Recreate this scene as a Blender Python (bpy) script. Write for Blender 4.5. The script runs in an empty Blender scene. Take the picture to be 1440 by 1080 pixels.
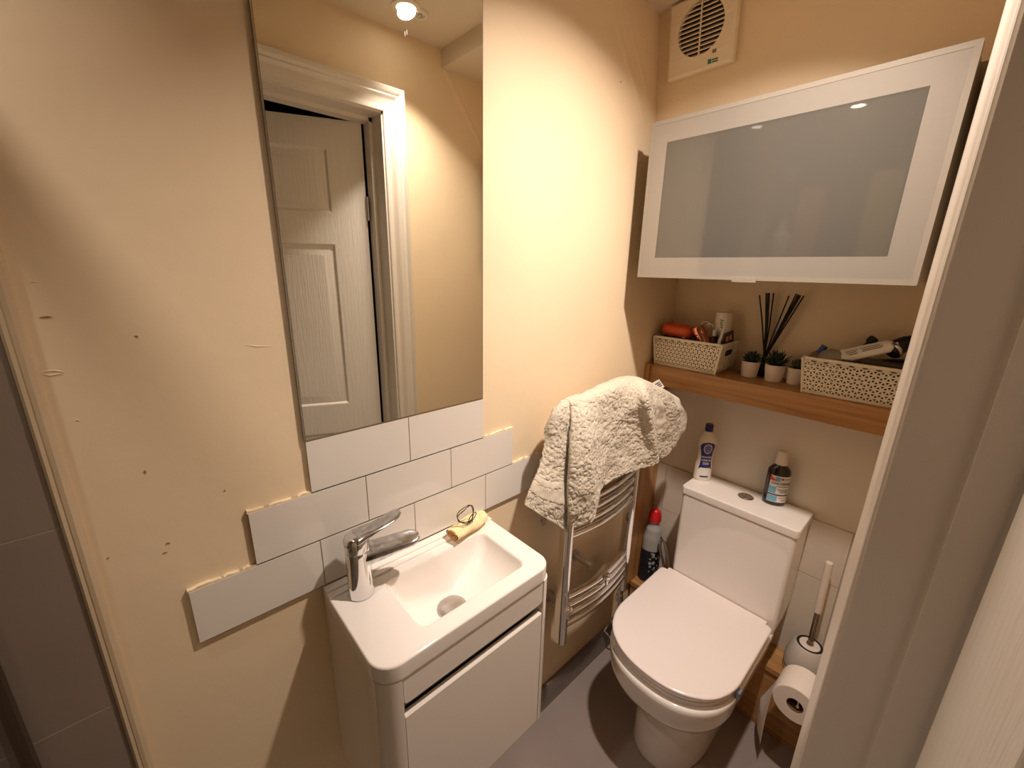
import bpy, bmesh, math, random
from mathutils import Vector, Matrix, Euler, noise
random.seed(7)
sc = bpy.context.scene
COL = sc.collection
R = math.radians
H = 1.54                                    # camera height above the floor

# ------------------------------------------------------------------ camera
FPX = 580.42
pit, rol, yaw = R(15.5885), R(-1.1823), R(-47.2898)
cy, sy = math.cos(yaw), math.sin(yaw)
fwd = Vector((cy*math.cos(pit), -sy*math.cos(pit), -math.sin(pit)))
rgt = Vector((-sy, -cy, 0.0))
dwn = fwd.cross(rgt)
r2 = math.cos(rol)*rgt + math.sin(rol)*dwn
d2 = -math.sin(rol)*rgt + math.cos(rol)*dwn
cam_d = bpy.data.cameras.new('camera'); cam = bpy.data.objects.new('camera', cam_d); COL.objects.link(cam)
cam_d.sensor_fit = 'HORIZONTAL'; cam_d.sensor_width = 36.0; cam_d.lens = FPX/1440*36
cam_d.clip_start = 0.01; cam_d.clip_end = 50
cam.matrix_world = Matrix(((r2.x, -d2.x, -fwd.x, 0), (r2.y, -d2.y, -fwd.y, 0), (r2.z, -d2.z, -fwd.z, H), (0, 0, 0, 1)))
sc.camera = cam

def ray(px, py): return r2*((px-720)/FPX) + d2*((py-540)/FPX) + fwd
def atY(px, py, y): r = ray(px, py); r = r*(y/r.y); return Vector((r.x, y, r.z+H))
def atX(px, py, x): r = ray(px, py); r = r*(x/r.x); return Vector((x, r.y, r.z+H))
def atZ(px, py, z): r = ray(px, py); r = r*((z-H)/r.z); return Vector((r.x, r.y, z))

# ------------------------------------------------------------------ materials
def lin(c):
    return tuple(((v/12.92) if v <= .04045 else ((v+.055)/1.055)**2.4) for v in c)
def rgb(r, g, b): return lin((r/255, g/255, b/255))

def pm(name, col, rough=.5, metal=0., coat=0., trans=0., ior=1.5, var=0., vscale=8., bump=0., bscale=200., bdist=.001, stretch=None, spec=None, sheen=0., emit=None, estr=0.):
    m = bpy.data.materials.new(name); m.use_nodes = True
    nt = m.node_tree; n = nt.nodes; p = n['Principled BSDF']; L = nt.links
    p.inputs['Base Color'].default_value = (*col, 1); p.inputs['Roughness'].default_value = rough
    p.inputs['Metallic'].default_value = metal; p.inputs['Coat Weight'].default_value = coat
    p.inputs['Coat Roughness'].default_value = .03
    p.inputs['Transmission Weight'].default_value = trans; p.inputs['IOR'].default_value = ior
    if sheen: p.inputs['Sheen Weight'].default_value = sheen
    if spec is not None: p.inputs['Specular IOR Level'].default_value = spec
    if emit: p.inputs['Emission Color'].default_value = (*emit, 1); p.inputs['Emission Strength'].default_value = estr
    tc = n.new('ShaderNodeTexCoord'); mp = n.new('ShaderNodeMapping'); L.new(tc.outputs['Object'], mp.inputs['Vector'])
    if stretch: mp.inputs['Scale'].default_value = stretch
    if var:
        nz = n.new('ShaderNodeTexNoise'); nz.inputs['Scale'].default_value = vscale; nz.inputs['Detail'].default_value = 5
        L.new(mp.outputs['Vector'], nz.inputs['Vector'])
        rp = n.new('ShaderNodeValToRGB'); e = rp.color_ramp.elements
        e[0].position = .3; e[1].position = .7
        e[0].color = (*[max(0, v*(1-var)) for v in col], 1); e[1].color = (*[min(1, v*(1+var)) for v in col], 1)
        L.new(nz.outputs['Fac'], rp.inputs['Fac']); L.new(rp.outputs['Color'], p.inputs['Base Color'])
    if bump:
        nb = n.new('ShaderNodeTexNoise'); nb.inputs['Scale'].default_value = bscale; nb.inputs['Detail'].default_value = 3
        L.new(mp.outputs['Vector'], nb.inputs['Vector'])
        bp = n.new('ShaderNodeBump'); bp.inputs['Strength'].default_value = bump; bp.inputs['Distance'].default_value = bdist
        L.new(nb.outputs['Fac'], bp.inputs['Height']); L.new(bp.outputs['Normal'], p.inputs['Normal'])
    return m

def oak_mat(name, axis):
    m = bpy.data.materials.new(name); m.use_nodes = True
    nt = m.node_tree; n = nt.nodes; p = n['Principled BSDF']; L = nt.links
    tc = n.new('ShaderNodeTexCoord'); mp = n.new('ShaderNodeMapping'); L.new(tc.outputs['Object'], mp.inputs['Vector'])
    s = [70., 70., 70.]; s[axis] = 2.5; mp.inputs['Scale'].default_value = s
    nz = n.new('ShaderNodeTexNoise'); nz.inputs['Scale'].default_value = 1.; nz.inputs['Detail'].default_value = 6; nz.inputs['Distortion'].default_value = .6
    L.new(mp.outputs['Vector'], nz.inputs['Vector'])
    rp = n.new('ShaderNodeValToRGB'); e = rp.color_ramp.elements
    e[0].position = .25; e[1].position = .75
    e[0].color = (*rgb(146, 104, 60), 1); e[1].color = (*rgb(196, 152, 102), 1)
    k = e.new(.5); k.color = (*rgb(178, 132, 82), 1)
    L.new(nz.outputs['Fac'], rp.inputs['Fac']); L.new(rp.outputs['Color'], p.inputs['Base Color'])
    p.inputs['Roughness'].default_value = .38
    bp = n.new('ShaderNodeBump'); bp.inputs['Strength'].default_value = .15; bp.inputs['Distance'].default_value = .0006
    L.new(nz.outputs['Fac'], bp.inputs['Height']); L.new(bp.outputs['Normal'], p.inputs['Normal'])
    return m

def terry_mat(name, col, rib=False):
    m = bpy.data.materials.new(name); m.use_nodes = True
    nt = m.node_tree; n = nt.nodes; p = n['Principled BSDF']; L = nt.links
    p.inputs['Roughness'].default_value = .95; p.inputs['Sheen Weight'].default_value = .25; p.inputs['Specular IOR Level'].default_value = .1
    tc = n.new('ShaderNodeTexCoord')
    if rib:
        w = n.new('ShaderNodeTexWave'); w.wave_type = 'BANDS'; w.bands_direction = 'X'; w.inputs['Scale'].default_value = 95; w.inputs['Distortion'].default_value = 1.0
        L.new(tc.outputs['Object'], w.inputs['Vector']); src = w.outputs['Fac']; st, ds = .8, .0015
    else:
        a = n.new('ShaderNodeTexNoise'); a.inputs['Scale'].default_value = 330; a.inputs['Detail'].default_value = 1.5; a.inputs['Distortion'].default_value = 1.2
        L.new(tc.outputs['Object'], a.inputs['Vector']); src = a.outputs['Fac']; st, ds = 1.0, .0035
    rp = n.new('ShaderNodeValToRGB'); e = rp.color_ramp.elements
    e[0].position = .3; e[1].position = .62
    e[0].color = (*[v*(.93 if rib else .74) for v in col], 1); e[1].color = (*[min(1, v*1.1) for v in col], 1)  # valleys between the loops get darker colour, their shade painted in
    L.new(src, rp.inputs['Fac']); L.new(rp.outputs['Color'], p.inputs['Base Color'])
    bp = n.new('ShaderNodeBump'); bp.inputs['Strength'].default_value = st; bp.inputs['Distance'].default_value = ds
    L.new(src, bp.inputs['Height']); L.new(bp.outputs['Normal'], p.inputs['Normal'])
    return m

def glass_mat(name, tint, gloss=.08):
    m = bpy.data.materials.new(name); m.use_nodes = True
    nt = m.node_tree; n = nt.nodes; L = nt.links; n.clear()
    o = n.new('ShaderNodeOutputMaterial'); t = n.new('ShaderNodeBsdfTransparent'); g = n.new('ShaderNodeBsdfGlossy')
    t.inputs['Color'].default_value = (*tint, 1); g.inputs['Roughness'].default_value = .01
    lw = n.new('ShaderNodeLayerWeight'); lw.inputs['Blend'].default_value = .5
    pw = n.new('ShaderNodeMath'); pw.operation = 'POWER'; pw.inputs[1].default_value = 4.; L.new(lw.outputs['Facing'], pw.inputs[0])
    f = n.new('ShaderNodeMath'); f.operation = 'MULTIPLY_ADD'; f.inputs[1].default_value = .8; f.inputs[2].default_value = .035; L.new(pw.outputs[0], f.inputs[0])
    mx = n.new('ShaderNodeMixShader'); L.new(f.outputs[0], mx.inputs[0]); L.new(t.outputs[0], mx.inputs[1]); L.new(g.outputs[0], mx.inputs[2])
    L.new(mx.outputs[0], o.inputs['Surface'])
    return m

M = {}
M['paint'] = pm('cream_wall_paint', rgb(234, 213, 181), .62, var=.035, vscale=3.5, bump=.25, bscale=34, bdist=.0022, spec=.35)
M['niche'] = pm('pale_niche_paint', rgb(234, 226, 212), .6, var=.03, vscale=4, bump=.2, bscale=40, bdist=.001)
M['ceil'] = pm('ceiling_paint', rgb(226, 214, 194), .7, var=.02, vscale=3, bump=.1, bscale=60)
M['hall'] = pm('unlit_hall_shade', rgb(52, 52, 60), .8)  # dark colour stands in for the missing light in the hall
M['gloss'] = pm('white_gloss_paint', rgb(232, 224, 214), .32, var=.03, vscale=6, bump=.25, bscale=60, bdist=.0006, stretch=(1, 1, .12))
M['door'] = pm('white_door_paint', rgb(242, 236, 228), .36, bump=.8, bscale=190, bdist=.0016, stretch=(1, 1, .06))
M['floor'] = pm('taupe_vinyl', rgb(150, 138, 133), .34, var=.06, vscale=5, bump=.08, bscale=25, bdist=.001)
M['skirt'] = pm('grey_stone_tile', rgb(122, 112, 104), .45, var=.08, vscale=20)
M['gtile'] = pm('taupe_matt_tile', rgb(138, 124, 114), .42, var=.05, vscale=7, bump=.1, bscale=30)
M['grout'] = pm('grout', rgb(176, 164, 148), .9)
M['wtile'] = pm('white_gloss_tile', rgb(226, 220, 212), .09, bump=.12, bscale=14, bdist=.0012)
M['wgrout'] = pm('old_grout', rgb(170, 154, 132), .9, var=.15, vscale=60)
M['plaster'] = pm('rough_plaster', rgb(226, 208, 178), .9, var=.1, vscale=50, bump=.6, bscale=120, bdist=.002)
M['chip'] = pm('chipped_plaster', rgb(150, 124, 94), .95)
M['cer'] = pm('white_ceramic', rgb(240, 234, 228), .07, coat=.3)
M['seat'] = pm('white_seat_plastic', rgb(240, 230, 226), .16)
M['lacq'] = pm('white_gloss_lacquer', rgb(234, 227, 219), .12, coat=.3)
M['dark'] = pm('dark_gap', rgb(60, 52, 46), .8)
M['chrome'] = pm('chrome', (.80, .80, .80), .07, metal=1.)
M['schrome'] = pm('splashed_chrome', (.62, .62, .63), .16, metal=1., var=.25, vscale=90, bump=.1, bscale=200)
M['satin'] = pm('satin_steel', (.55, .52, .5), .3, metal=1.)
M['mirror'] = pm('mirror_silver', (.86, .87, .81), .0, metal=1.)
M['medge'] = pm('mirror_edge', (.5, .47, .42), .2, metal=1.)
M['oaky'] = oak_mat('oak_grain_along', 1)
M['oakz'] = oak_mat('oak_grain_up', 2)
M['alu'] = pm('white_frame_lacquer', rgb(152, 145, 135), .25)
M['gborder'] = pm('white_back_painted_glass', rgb(144, 138, 130), .30, coat=1.)
def frosted_mat(name, col):
    m = bpy.data.materials.new(name); m.use_nodes = True
    nt = m.node_tree; n = nt.nodes; L = nt.links; n.clear()
    o = n.new('ShaderNodeOutputMaterial'); d = n.new('ShaderNodeBsdfDiffuse'); d.inputs['Color'].default_value = (*col, 1)
    r = n.new('ShaderNodeBsdfRefraction'); r.inputs['Roughness'].default_value = .42; r.inputs['IOR'].default_value = 1.12; r.inputs['Color'].default_value = (.92, .92, .90, 1)
    t = n.new('ShaderNodeBsdfTransparent'); t.inputs['Color'].default_value = (.9, .9, .88, 1); g = n.new('ShaderNodeBsdfGlossy'); g.inputs['Roughness'].default_value = .012
    def mix(f, a, b_):
        x = n.new('ShaderNodeMixShader'); x.inputs[0].default_value = f; L.new(a.outputs[0], x.inputs[1]); L.new(b_.outputs[0], x.inputs[2]); return x
    base = mix(.62, d, mix(.45, r, t))
    lw = n.new('ShaderNodeLayerWeight'); lw.inputs['Blend'].default_value = .5
    pw = n.new('ShaderNodeMath'); pw.operation = 'POWER'; pw.inputs[1].default_value = 4.; L.new(lw.outputs['Facing'], pw.inputs[0])
    f = n.new('ShaderNodeMath'); f.operation = 'MULTIPLY_ADD'; f.inputs[1].default_value = .8; f.inputs[2].default_value = .05; L.new(pw.outputs[0], f.inputs[0])
    x = mix(.5, base, g); L.new(f.outputs[0], x.inputs[0]); L.new(x.outputs[0], o.inputs['Surface'])
    return m
M['gpane'] = frosted_mat('grey_frosted_glass_pane', rgb(138, 134, 126))
M['plastic'] = pm('cream_plastic', rgb(232, 222, 202), .42)
M['white'] = pm('white_plastic', rgb(236, 228, 216), .35)
M['fanw'] = pm('off_white_fan_plastic', rgb(236, 222, 198), .35)
M['black'] = pm('black_plastic', rgb(24, 22, 22), .35)
M['reed'] = pm('black_reed', rgb(18, 15, 14), .7)
M['pot'] = pm('white_pot', rgb(226, 214, 202), .5)
M['leaf'] = pm('dark_green_leaf', rgb(44, 58, 50), .5, var=.3, vscale=60)
M['leaf2'] = pm('olive_green_leaf', rgb(70, 78, 46), .5, var=.3, vscale=60)
M['soil'] = pm('dark_soil', rgb(38, 28, 22), .95)
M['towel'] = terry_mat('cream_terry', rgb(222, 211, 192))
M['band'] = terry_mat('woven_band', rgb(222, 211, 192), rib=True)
M['tag'] = pm('care_tag_fabric', rgb(236, 232, 226), .8)
M['ink'] = pm('grey_print', rgb(92, 86, 84), .8)
M['navy'] = pm('navy_plastic', rgb(28, 32, 92), .3)
M['navylab'] = pm('navy_label', rgb(44, 40, 110), .4)
M['wlab'] = pm('white_label', rgb(232, 228, 222), .45)
M['lilac'] = pm('lilac_print', rgb(130, 128, 180), .5)
M['amber'] = pm('dark_brown_bottle', rgb(34, 20, 16), .12, coat=.5)
M['blue'] = pm('light_blue_print', rgb(120, 178, 206), .5)
M['dblue'] = pm('dark_blue_print', rgb(36, 48, 84), .5)
M['red'] = pm('red_plastic', rgb(196, 28, 34), .35)
M['redp'] = pm('red_print', rgb(214, 84, 76), .5)
M['pinkp'] = pm('pink_print', rgb(222, 160, 150), .5)
M['greyb'] = pm('pale_grey_bottle', rgb(176, 176, 172), .35)
M['darkb'] = pm('blue_black_label', rgb(22, 28, 44), .35)
M['orange'] = pm('orange_plastic', rgb(216, 84, 28), .4)
M['copper'] = pm('rose_gold_metal', rgb(214, 140, 112), .18, metal=1.)
M['green'] = pm('green_plastic', rgb(84, 150, 70), .4)
M['emblem'] = pm('green_emblem', rgb(46, 120, 92), .5)
M['paper'] = pm('toilet_paper', rgb(240, 230, 220), .95, bump=.3, bscale=260, bdist=.0005)
M['card'] = pm('brown_cardboard', rgb(110, 78, 52), .9)
M['cloth'] = pm('pale_yellow_cloth', rgb(240, 220, 172), .85, var=.18, vscale=45, bump=.5, bscale=120, bdist=.002)
M['clothend'] = pm('tan_cloth_end', rgb(202, 150, 92), .9, var=.2, vscale=60)
M['steelhose'] = pm('braided_steel', (.6, .58, .55), .35, metal=1., bump=.8, bscale=500)
M['cable'] = pm('grey_cable', rgb(190, 178, 164), .5)
M['clip'] = pm('blue_grey_plastic', rgb(120, 124, 146), .4)
M['bglass'] = glass_mat('clear_glass', (.9, .93, .92))
M['sglass'] = glass_mat('green_tinted_shower_glass', (.94, .97, .95))
M['wrap'] = pm('clear_plastic_wrap', rgb(214, 204, 186), .15, trans=.6, ior=1.3)
M['peach'] = pm('peach_carton', rgb(226, 160, 120), .6)
M['yellowc'] = pm('pale_yellow_carton', rgb(222, 206, 130), .6)
M['lens'] = pm('lamp_face', (1, 1, 1), .5, emit=(1., .86, .70), estr=26.)
M['maroon'] = pm('maroon_carton', rgb(62, 30, 34), .45)

# ------------------------------------------------------------------ mesh builder
class B:
    def __init__(s): s.bm = bmesh.new(); s.mi = 0
    def face(s, vs):
        try: f = s.bm.faces.new(vs)
        except ValueError: return None
        f.material_index = s.mi; f.smooth = True; return f
    def v(s, p): return s.bm.verts.new(p)
    def box(s, x0, x1, y0, y1, z0, z1, mat=None):
        P = [(x0, y0, z0), (x1, y0, z0), (x1, y1, z0), (x0, y1, z0), (x0, y0, z1), (x1, y0, z1), (x1, y1, z1), (x0, y1, z1)]
        if mat is not None: P = [mat @ Vector(p) for p in P]
        a = [s.v(p) for p in P]
        for q in ((3, 2, 1, 0), (4, 5, 6, 7), (0, 1, 5, 4), (1, 2, 6, 5), (2, 3, 7, 6), (3, 0, 4, 7)): s.face([a[i] for i in q])
        return s
    def loft(s, rings, cap0=True, cap1=True, closed=True):
        rr = [[s.v(p) for p in r] for r in rings]
        n = len(rr[0])
        for a, b in zip(rr, rr[1:]):
            for i in range(n if closed else n-1):
                j = (i+1) % n; s.face([a[i], a[j], b[j], b[i]])
        if cap0: s.face(list(reversed(rr[0])))
        if cap1: s.face(rr[-1])
        return s
    def lathe(s, prof, o, ax=(0, 0, 1), n=24, sx=1., sy_=1., rot=0.):
        ax = Vector(ax).normalized(); q = Vector((0, 0, 1)).rotation_difference(ax).to_matrix()
        rings = []
        for r, h in prof:
            rings.append([Vector(o) + q @ (Matrix.Rotation(rot, 3, 'Z') @ Vector((max(r, 1e-5)*sx*math.cos(2*math.pi*i/n), max(r, 1e-5)*sy_*math.sin(2*math.pi*i/n), h))) for i in range(n)])
        return s.loft(rings, True, True)
    def cyl(s, p0, p1, r0, r1=None, n=20):
        p0, p1 = Vector(p0), Vector(p1); d = (p1-p0)
        return s.lathe([(r0, 0), (r0 if r1 is None else r1, d.length)], p0, d, n)
    def tube(s, pts, r, n=10, closed=False):
        pts = [Vector(p) for p in pts]; rings = []; m = len(pts); up = None
        for i, p in enumerate(pts):
            a = pts[(i-1) % m] if (closed or i > 0) else p; b = pts[(i+1) % m] if (closed or i < m-1) else p
            t = (b-a).normalized()
            if up is None: up = t.orthogonal().normalized()
            up = (up - t*up.dot(t)).normalized(); sd = t.cross(up)
            rad = r[i] if isinstance(r, (list, tuple)) else r
            rings.append([p + rad*(math.cos(2*math.pi*k/n)*up + math.sin(2*math.pi*k/n)*sd) for k in range(n)])
        if closed: rings.append(rings[0]); return s.loft(rings, False, False)
        return s.loft(rings)
    def prism(s, poly, f0, f1):
        a = [s.v(f0(*p)) for p in poly]; b = [s.v(f1(*p)) for p in poly]; n = len(poly)
        s.face(list(reversed(a))); s.face(b)
        for i in range(n): s.face([a[i], a[(i+1) % n], b[(i+1) % n], b[i]])
        return s
    def grid(s, f, nu, nv, mfun=None):
        g = [[s.v(f(i/nu, j/nv)) for i in range(nu+1)] for j in range(nv+1)]
        for j in range(nv):
            for i in range(nu):
                q = s.face([g[j][i], g[j][i+1], g[j+1][i+1], g[j+1][i]])
                if q and mfun: q.material_index = mfun((i+.5)/nu, (j+.5)/nv)
        return s
    def ball(s, c, r, n=14, sc_=(1, 1, 1)):
        c = Vector(c); k = n//2
        return s.lathe([(r*math.sin(math.pi*i/k)*1., -r*math.cos(math.pi*i/k)*sc_[2]) for i in range(k+1)], c, n=n, sx=sc_[0], sy_=sc_[1])
    def bevel(s, w, seg=3, ang=35):
        es = [e for e in s.bm.edges if len(e.link_faces) == 2 and e.calc_face_angle(0) > R(ang)]
        bmesh.ops.bevel(s.bm, geom=es, offset=w, segments=seg, profile=.5, affect='EDGES', clamp_overlap=True)
        for f in s.bm.faces: f.smooth = True
        return s
    def clean(s):
        bmesh.ops.remove_doubles(s.bm, verts=s.bm.verts, dist=2e-5); return s
    def norm(s):
        bmesh.ops.recalc_face_normals(s.bm, faces=s.bm.faces); return s

W = {}
def part(name, b, mat, parent=None, sharp=42, label=None, doclean=True, normals=True, solid=0., wn=True):
    if doclean: b.clean()
    if normals: b.norm()
    o0 = W[parent.name] if parent else Vector((0, 0, 0))
    if o0.length: bmesh.ops.translate(b.bm, verts=b.bm.verts, vec=-o0)
    me = bpy.data.meshes.new(name); b.bm.to_mesh(me); b.bm.free()
    for m in (mat if isinstance(mat, (list, tuple)) else [mat]): me.materials.append(M[m] if isinstance(m, str) else m)
    me.set_sharp_from_angle(angle=R(sharp))
    o = bpy.data.objects.new(name, me); COL.objects.link(o)
    if parent: o.parent = parent
    W[o.name] = o0.copy()
    if label: o['label'] = label
    if solid:
        md = o.modifiers.new('thickness', 'SOLIDIFY'); md.thickness = solid; md.offset = 0
    elif wn:
        md = o.modifiers.new('weighted', 'WEIGHTED_NORMAL'); md.keep_sharp = True
    return o
def thing(name, label, cat, loc, group=None):
    o = bpy.data.objects.new(name, None); COL.objects.link(o); o.location = loc
    o.empty_display_size = .03; o['label'] = label; o['category'] = cat
    if group: o['group'] = group
    W[o.name] = Vector(loc); return o
def solo(name, b, mat, label, cat, loc, group=None, **k):
    loc = Vector(loc); b.clean()
    bmesh.ops.translate(b.bm, verts=b.bm.verts, vec=-loc)
    o = part(name, b, mat, None, **k); o.location = loc; W[o.name] = loc
    o['label'] = label; o['category'] = cat
    if group: o['group'] = group
    return o
def struct(name, b, mat, parent=None, **k):
    o = part(name, b, mat, parent, **k)
    if parent is None: o['kind'] = 'structure'
    return o

def rrect(x0, x1, y0, y1, rad, k=6):
    """rounded rectangle, ccw from corner (x0,y0); rad = radius or 4 radii for (x0y0, x1y0, x1y1, x0y1)"""
    if not isinstance(rad, (list, tuple)): rad = [rad]*4
    out = []
    for (cx, cyy, sx_, sy_, a0), r in zip(((x0, y0, 1, 1, 180), (x1, y0, -1, 1, 270), (x1, y1, -1, -1, 0), (x0, y1, 1, -1, 90)), rad):
        for i in range(k+1):
            a = R(a0 + 90*i/k); out.append((cx + sx_*r + r*math.cos(a), cyy + sy_*r + r*math.sin(a)))
    return out

def text_mesh(s, size, bold=False):
    cu = bpy.data.curves.new('t', 'FONT'); cu.body = s; cu.size = size; cu.align_x = 'CENTER'; cu.align_y = 'CENTER'
    if bold: cu.offset = size*.02
    cu.resolution_u = 3
    o = bpy.data.objects.new('t', cu); COL.objects.link(o)
    bpy.context.view_layer.update()
    me = bpy.data.meshes.new_from_object(o.evaluated_get(bpy.context.evaluated_depsgraph_get()))
    vs = [v.co.copy() for v in me.vertices]; fs = [list(p.vertices) for p in me.polygons]
    bpy.data.objects.remove(o); bpy.data.curves.remove(cu); bpy.data.meshes.remove(me)
    return vs, fs
def add_text(b, s, size, f, u0=0., v0=0., bold=False):
    vs, fs = text_mesh(s, size, bold)
    nv = [b.v(f(u0+p.x, v0+p.y)) for p in vs]
    for q in fs: b.face([nv[i] for i in q])
def patch(b, f, u0, u1, v0, v1, nu=8, nv=4):
    b.grid(lambda i, j: f(u0+(u1-u0)*i, v0+(v1-v0)*j), nu, nv)

# ================================================================== THE ROOM
YA, YT, YD = .746, .738, .020        # mirror wall, tile face, door wall
XB = 1.512
ZC, ZL = H+.743, H+.685
ZB = H+.39
# floor
struct('floor', B().box(-1.1, 1.6, -1.5, .85, -.05, 0), 'floor')
# mirror wall with the two diagonal plaster ridges, the paint flakes and the torn plaster edges
b = B(); b.box(-1.1, 1.6, YA, YA+.1, 0, ZC+.05)
def ridge(p0, p1, w, h):
    p0, p1 = Vector(p0), Vector(p1); d = (p1-p0).normalized(); nrm = Vector((0, -1, 0)); sd = d.cross(nrm)
    prof = [(-w, .001), (-w*.55, -h*.6), (0, -h), (w*.25, -h*.75), (w*.45, .001)]
    b.loft([[p + sd*a + Vector((0, q, 0)) for a, q in prof] for p in (p0, p0.lerp(p1, .33)+sd*.003, p0.lerp(p1, .66)-sd*.002, p1)])
ridge(atY(856, -6, YA), atY(904, 172, YA), .022, .0032)
ridge(atY(878, 0, YA), atY(916, 160, YA), .018, .0016)
b.mi = 1
def flake(px, py, w, h, rot=0.):
    c = atY(px, py, YA); n = 9
    o = []
    for i in range(n):
        a = 2*math.pi*i/n; q = .7+.5*random.random(); x, z = w*q*math.cos(a), h*q*math.sin(a)
        o.append((c.x + x*math.cos(rot)-z*math.sin(rot), c.z + x*math.sin(rot)+z*math.cos(rot)))
    b.prism(o, lambda x, z: (x, YA-.0007, z), lambda x, z: (x, YA+.004, z))
for f in ((65, 446, .006, .0013), (192, 473, .0018, .0018), (204, 664, .0016, .003), (236, 764, .003, .0015), (316, 690, .0015, .0015), (232, 777, .003, .0008), (873, 115, .0018, .0022), (152, 785, .0012, .0015), (455, 660, .001, .001)): flake(*f)
b.mi = 0
def crease(pts, w=.0016, h=.0016):
    p = [atY(*q, YA) for q in pts]; b.tube(p, [w*.2]+[w*.55]*(len(p)-2)+[w*.2], 6)
crease([(57, 525), (66, 522), (75, 521), (84, 522), (90, 524)]); crease([(57, 526), (70, 528), (82, 526), (90, 524)])
crease([(42, 397), (47, 396), (52, 397)]); crease([(345, 485), (360, 487), (383, 487)]); crease([(104, 592), (109, 590), (113, 593)])
struct('wall_left', b, ['paint', 'chip'])
# back wall: deep niche behind the toilet, and a leaning upper part under the boxed stairs
b = B()
prof = [(XB, 0), (XB, ZB), (1.253, ZB), (1.216, ZL+.01), (1.216, ZC+.05), (1.62, ZC+.05), (1.62, 0)]
b.prism(prof, lambda x, z: (x, -.02, z), lambda x, z: (x, YA+.02, z))
for f in b.bm.faces: f.smooth = False
struct('wall_back', b, 'paint')
# pale painted and tiled lower niche lining
b = B(); b.box(XB-.004, XB+.01, YD-.01, YA, .2, H-.36)
struct('wall_niche', b, 'niche')
b = B()
zt = [.25, H-.950, H-.752]
ys = [YD-.005, .09, .39, .69, YA]
b.mi = 1; b.box(XB-.0065, XB-.003, YD-.01, YA, .2, H-.752)
b.mi = 0
for z0, z1 in zip(zt, zt[1:]):
    for y0, y1 in zip(ys, ys[1:]): b.box(XB-.010, XB-.004, y0+.001, y1-.001, z0+.001, z1-.001)
b.bevel(.0008, 2)
struct('wall_niche_tiles', b, [pm('beige_matt_tile', rgb(218, 208, 193), .35, var=.03, vscale=6), 'grout'])
# ceiling and the boxed drop
b = B(); b.box(-1.1, .967, -.12, YA+.05, ZC, ZC+.1); b.box(.967, 1.6, -.12, YA+.05, ZL, ZL+.16)
struct('ceiling', b, 'ceil')
# door wall with its opening
XO, XL = -.060, .721
b = B(); b.box(XL+.012, 1.6, -.09, YD, 0, ZC+.02); b.box(-1.1, XO-.012, -.09, YD, 0, ZC+.02); b.box(XO-.012, XL+.012, -.09, YD, H+.50, ZC+.02)
ridge_b = b
p0 = Vector((.978, YD, H+.69)); p1 = Vector((1.17, YD, H+.44)); d = (p1-p0).normalized(); sd = d.cross(Vector((0, 1, 0)))
b.loft([[p + sd*a + Vector((0, q, 0)) for a, q in ((-.012, -.001), (-.008, .002), (0, .0034), (.008, .002), (.014, -.001))] for p in (p0, p1)])
struct('wall_right', b, 'paint')
b = B(); b.box(-1.2, -1.1, -1.5, YA+.1, 0, ZC+.05); struct('wall_front', b, 'gtile')
# hallway outside the door, its unlit darkness painted into the wall colour
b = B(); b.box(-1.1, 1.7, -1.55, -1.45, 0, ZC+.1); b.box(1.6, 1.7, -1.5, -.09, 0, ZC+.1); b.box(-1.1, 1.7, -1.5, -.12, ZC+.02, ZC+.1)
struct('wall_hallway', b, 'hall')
# door lining, stop and architrave
ZH = H+.487
b = B()
b.box(XL, XL+.03, -.088, YD+.006, 0, ZH+.03); b.box(XO-.03, XO, -.088, YD+.006, 0, ZH+.03); b.box(XO-.03, XL+.03, -.088, YD+.006, ZH, ZH+.03)
b.box(XL-.012, XL+.002, -.0855, -.0425, 0, ZH); b.box(XO-.002, XO+.012, -.0855, -.0425, 0, ZH); b.box(XO, XL, -.0855, -.0425, ZH-.012, ZH+.002)
b.bevel(.0018, 3)
struct('trim_1', b, 'gloss')
AP = [(0, 0), (0, .0105), (.002, .0125), (.012, .0135), (.016, .0125), (.020, .0135), (.030, .016), (.040, .0205), (.047, .0235), (.051, .0215), (.053, .0185), (.056, .0205), (.064, .0245), (.072, .0258), (.0745, .0245), (.0745, 0)]
b = B(); q = .006
def arch(x, z): return [Vector((x(a), YD+t, z(a))) for a, t in AP]
b.loft([arch(lambda a: XL+q+a, lambda a: 0), arch(lambda a: XL+q+a, lambda a: ZH+q+a), arch(lambda a: XO-q-a, lambda a: ZH+q+a), arch(lambda a: XO-q-a, lambda a: 0)])
struct('trim_2', b, 'gloss', sharp=30)
# the door, ajar outwards, hinged on the jamb towards the toilet
hx, hy, da = .7165, -.1245, R(180+23)
dm = Matrix.Translation((hx, hy, 0)) @ Matrix.Rotation(da, 4, 'Z') @ Matrix.Translation((0, -.0435, 0))   # local +x along the leaf, local -y towards the room after the turn
DW, DH, DT = .762, H+.478, .0435
b = B()
xs = [0, .118, .328, .434, .644, DW]; zs = [.004, .22, H-.62, H-.535, H+.073, H+.18, H+.387, DH]
zs[1:3] = [.235, H-.655]
panel_rows = {1: 0, 3: 0, 5: 0}
def L(x, y, z): return dm @ Vector((x, y, z))
for i in range(5):
    for j in range(7):
        x0, x1, z0, z1 = xs[i], xs[i+1], zs[j], zs[j+1]
        def rect(m, dpt): return [L(x0+m, dpt, z0+m), L(x1-m, dpt, z0+m), L(x1-m, dpt, z1-m), L(x0+m, dpt, z1-m)]
        if i in (1, 3) and j in panel_rows:
            b.loft([rect(0, 0), rect(.004, .002), rect(.008, .007), rect(.014, .0075), rect(.038, .0015), rect(.041, .0012)], False, True)
        else: b.face([b.v(p) for p in rect(0, 0)])
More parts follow.
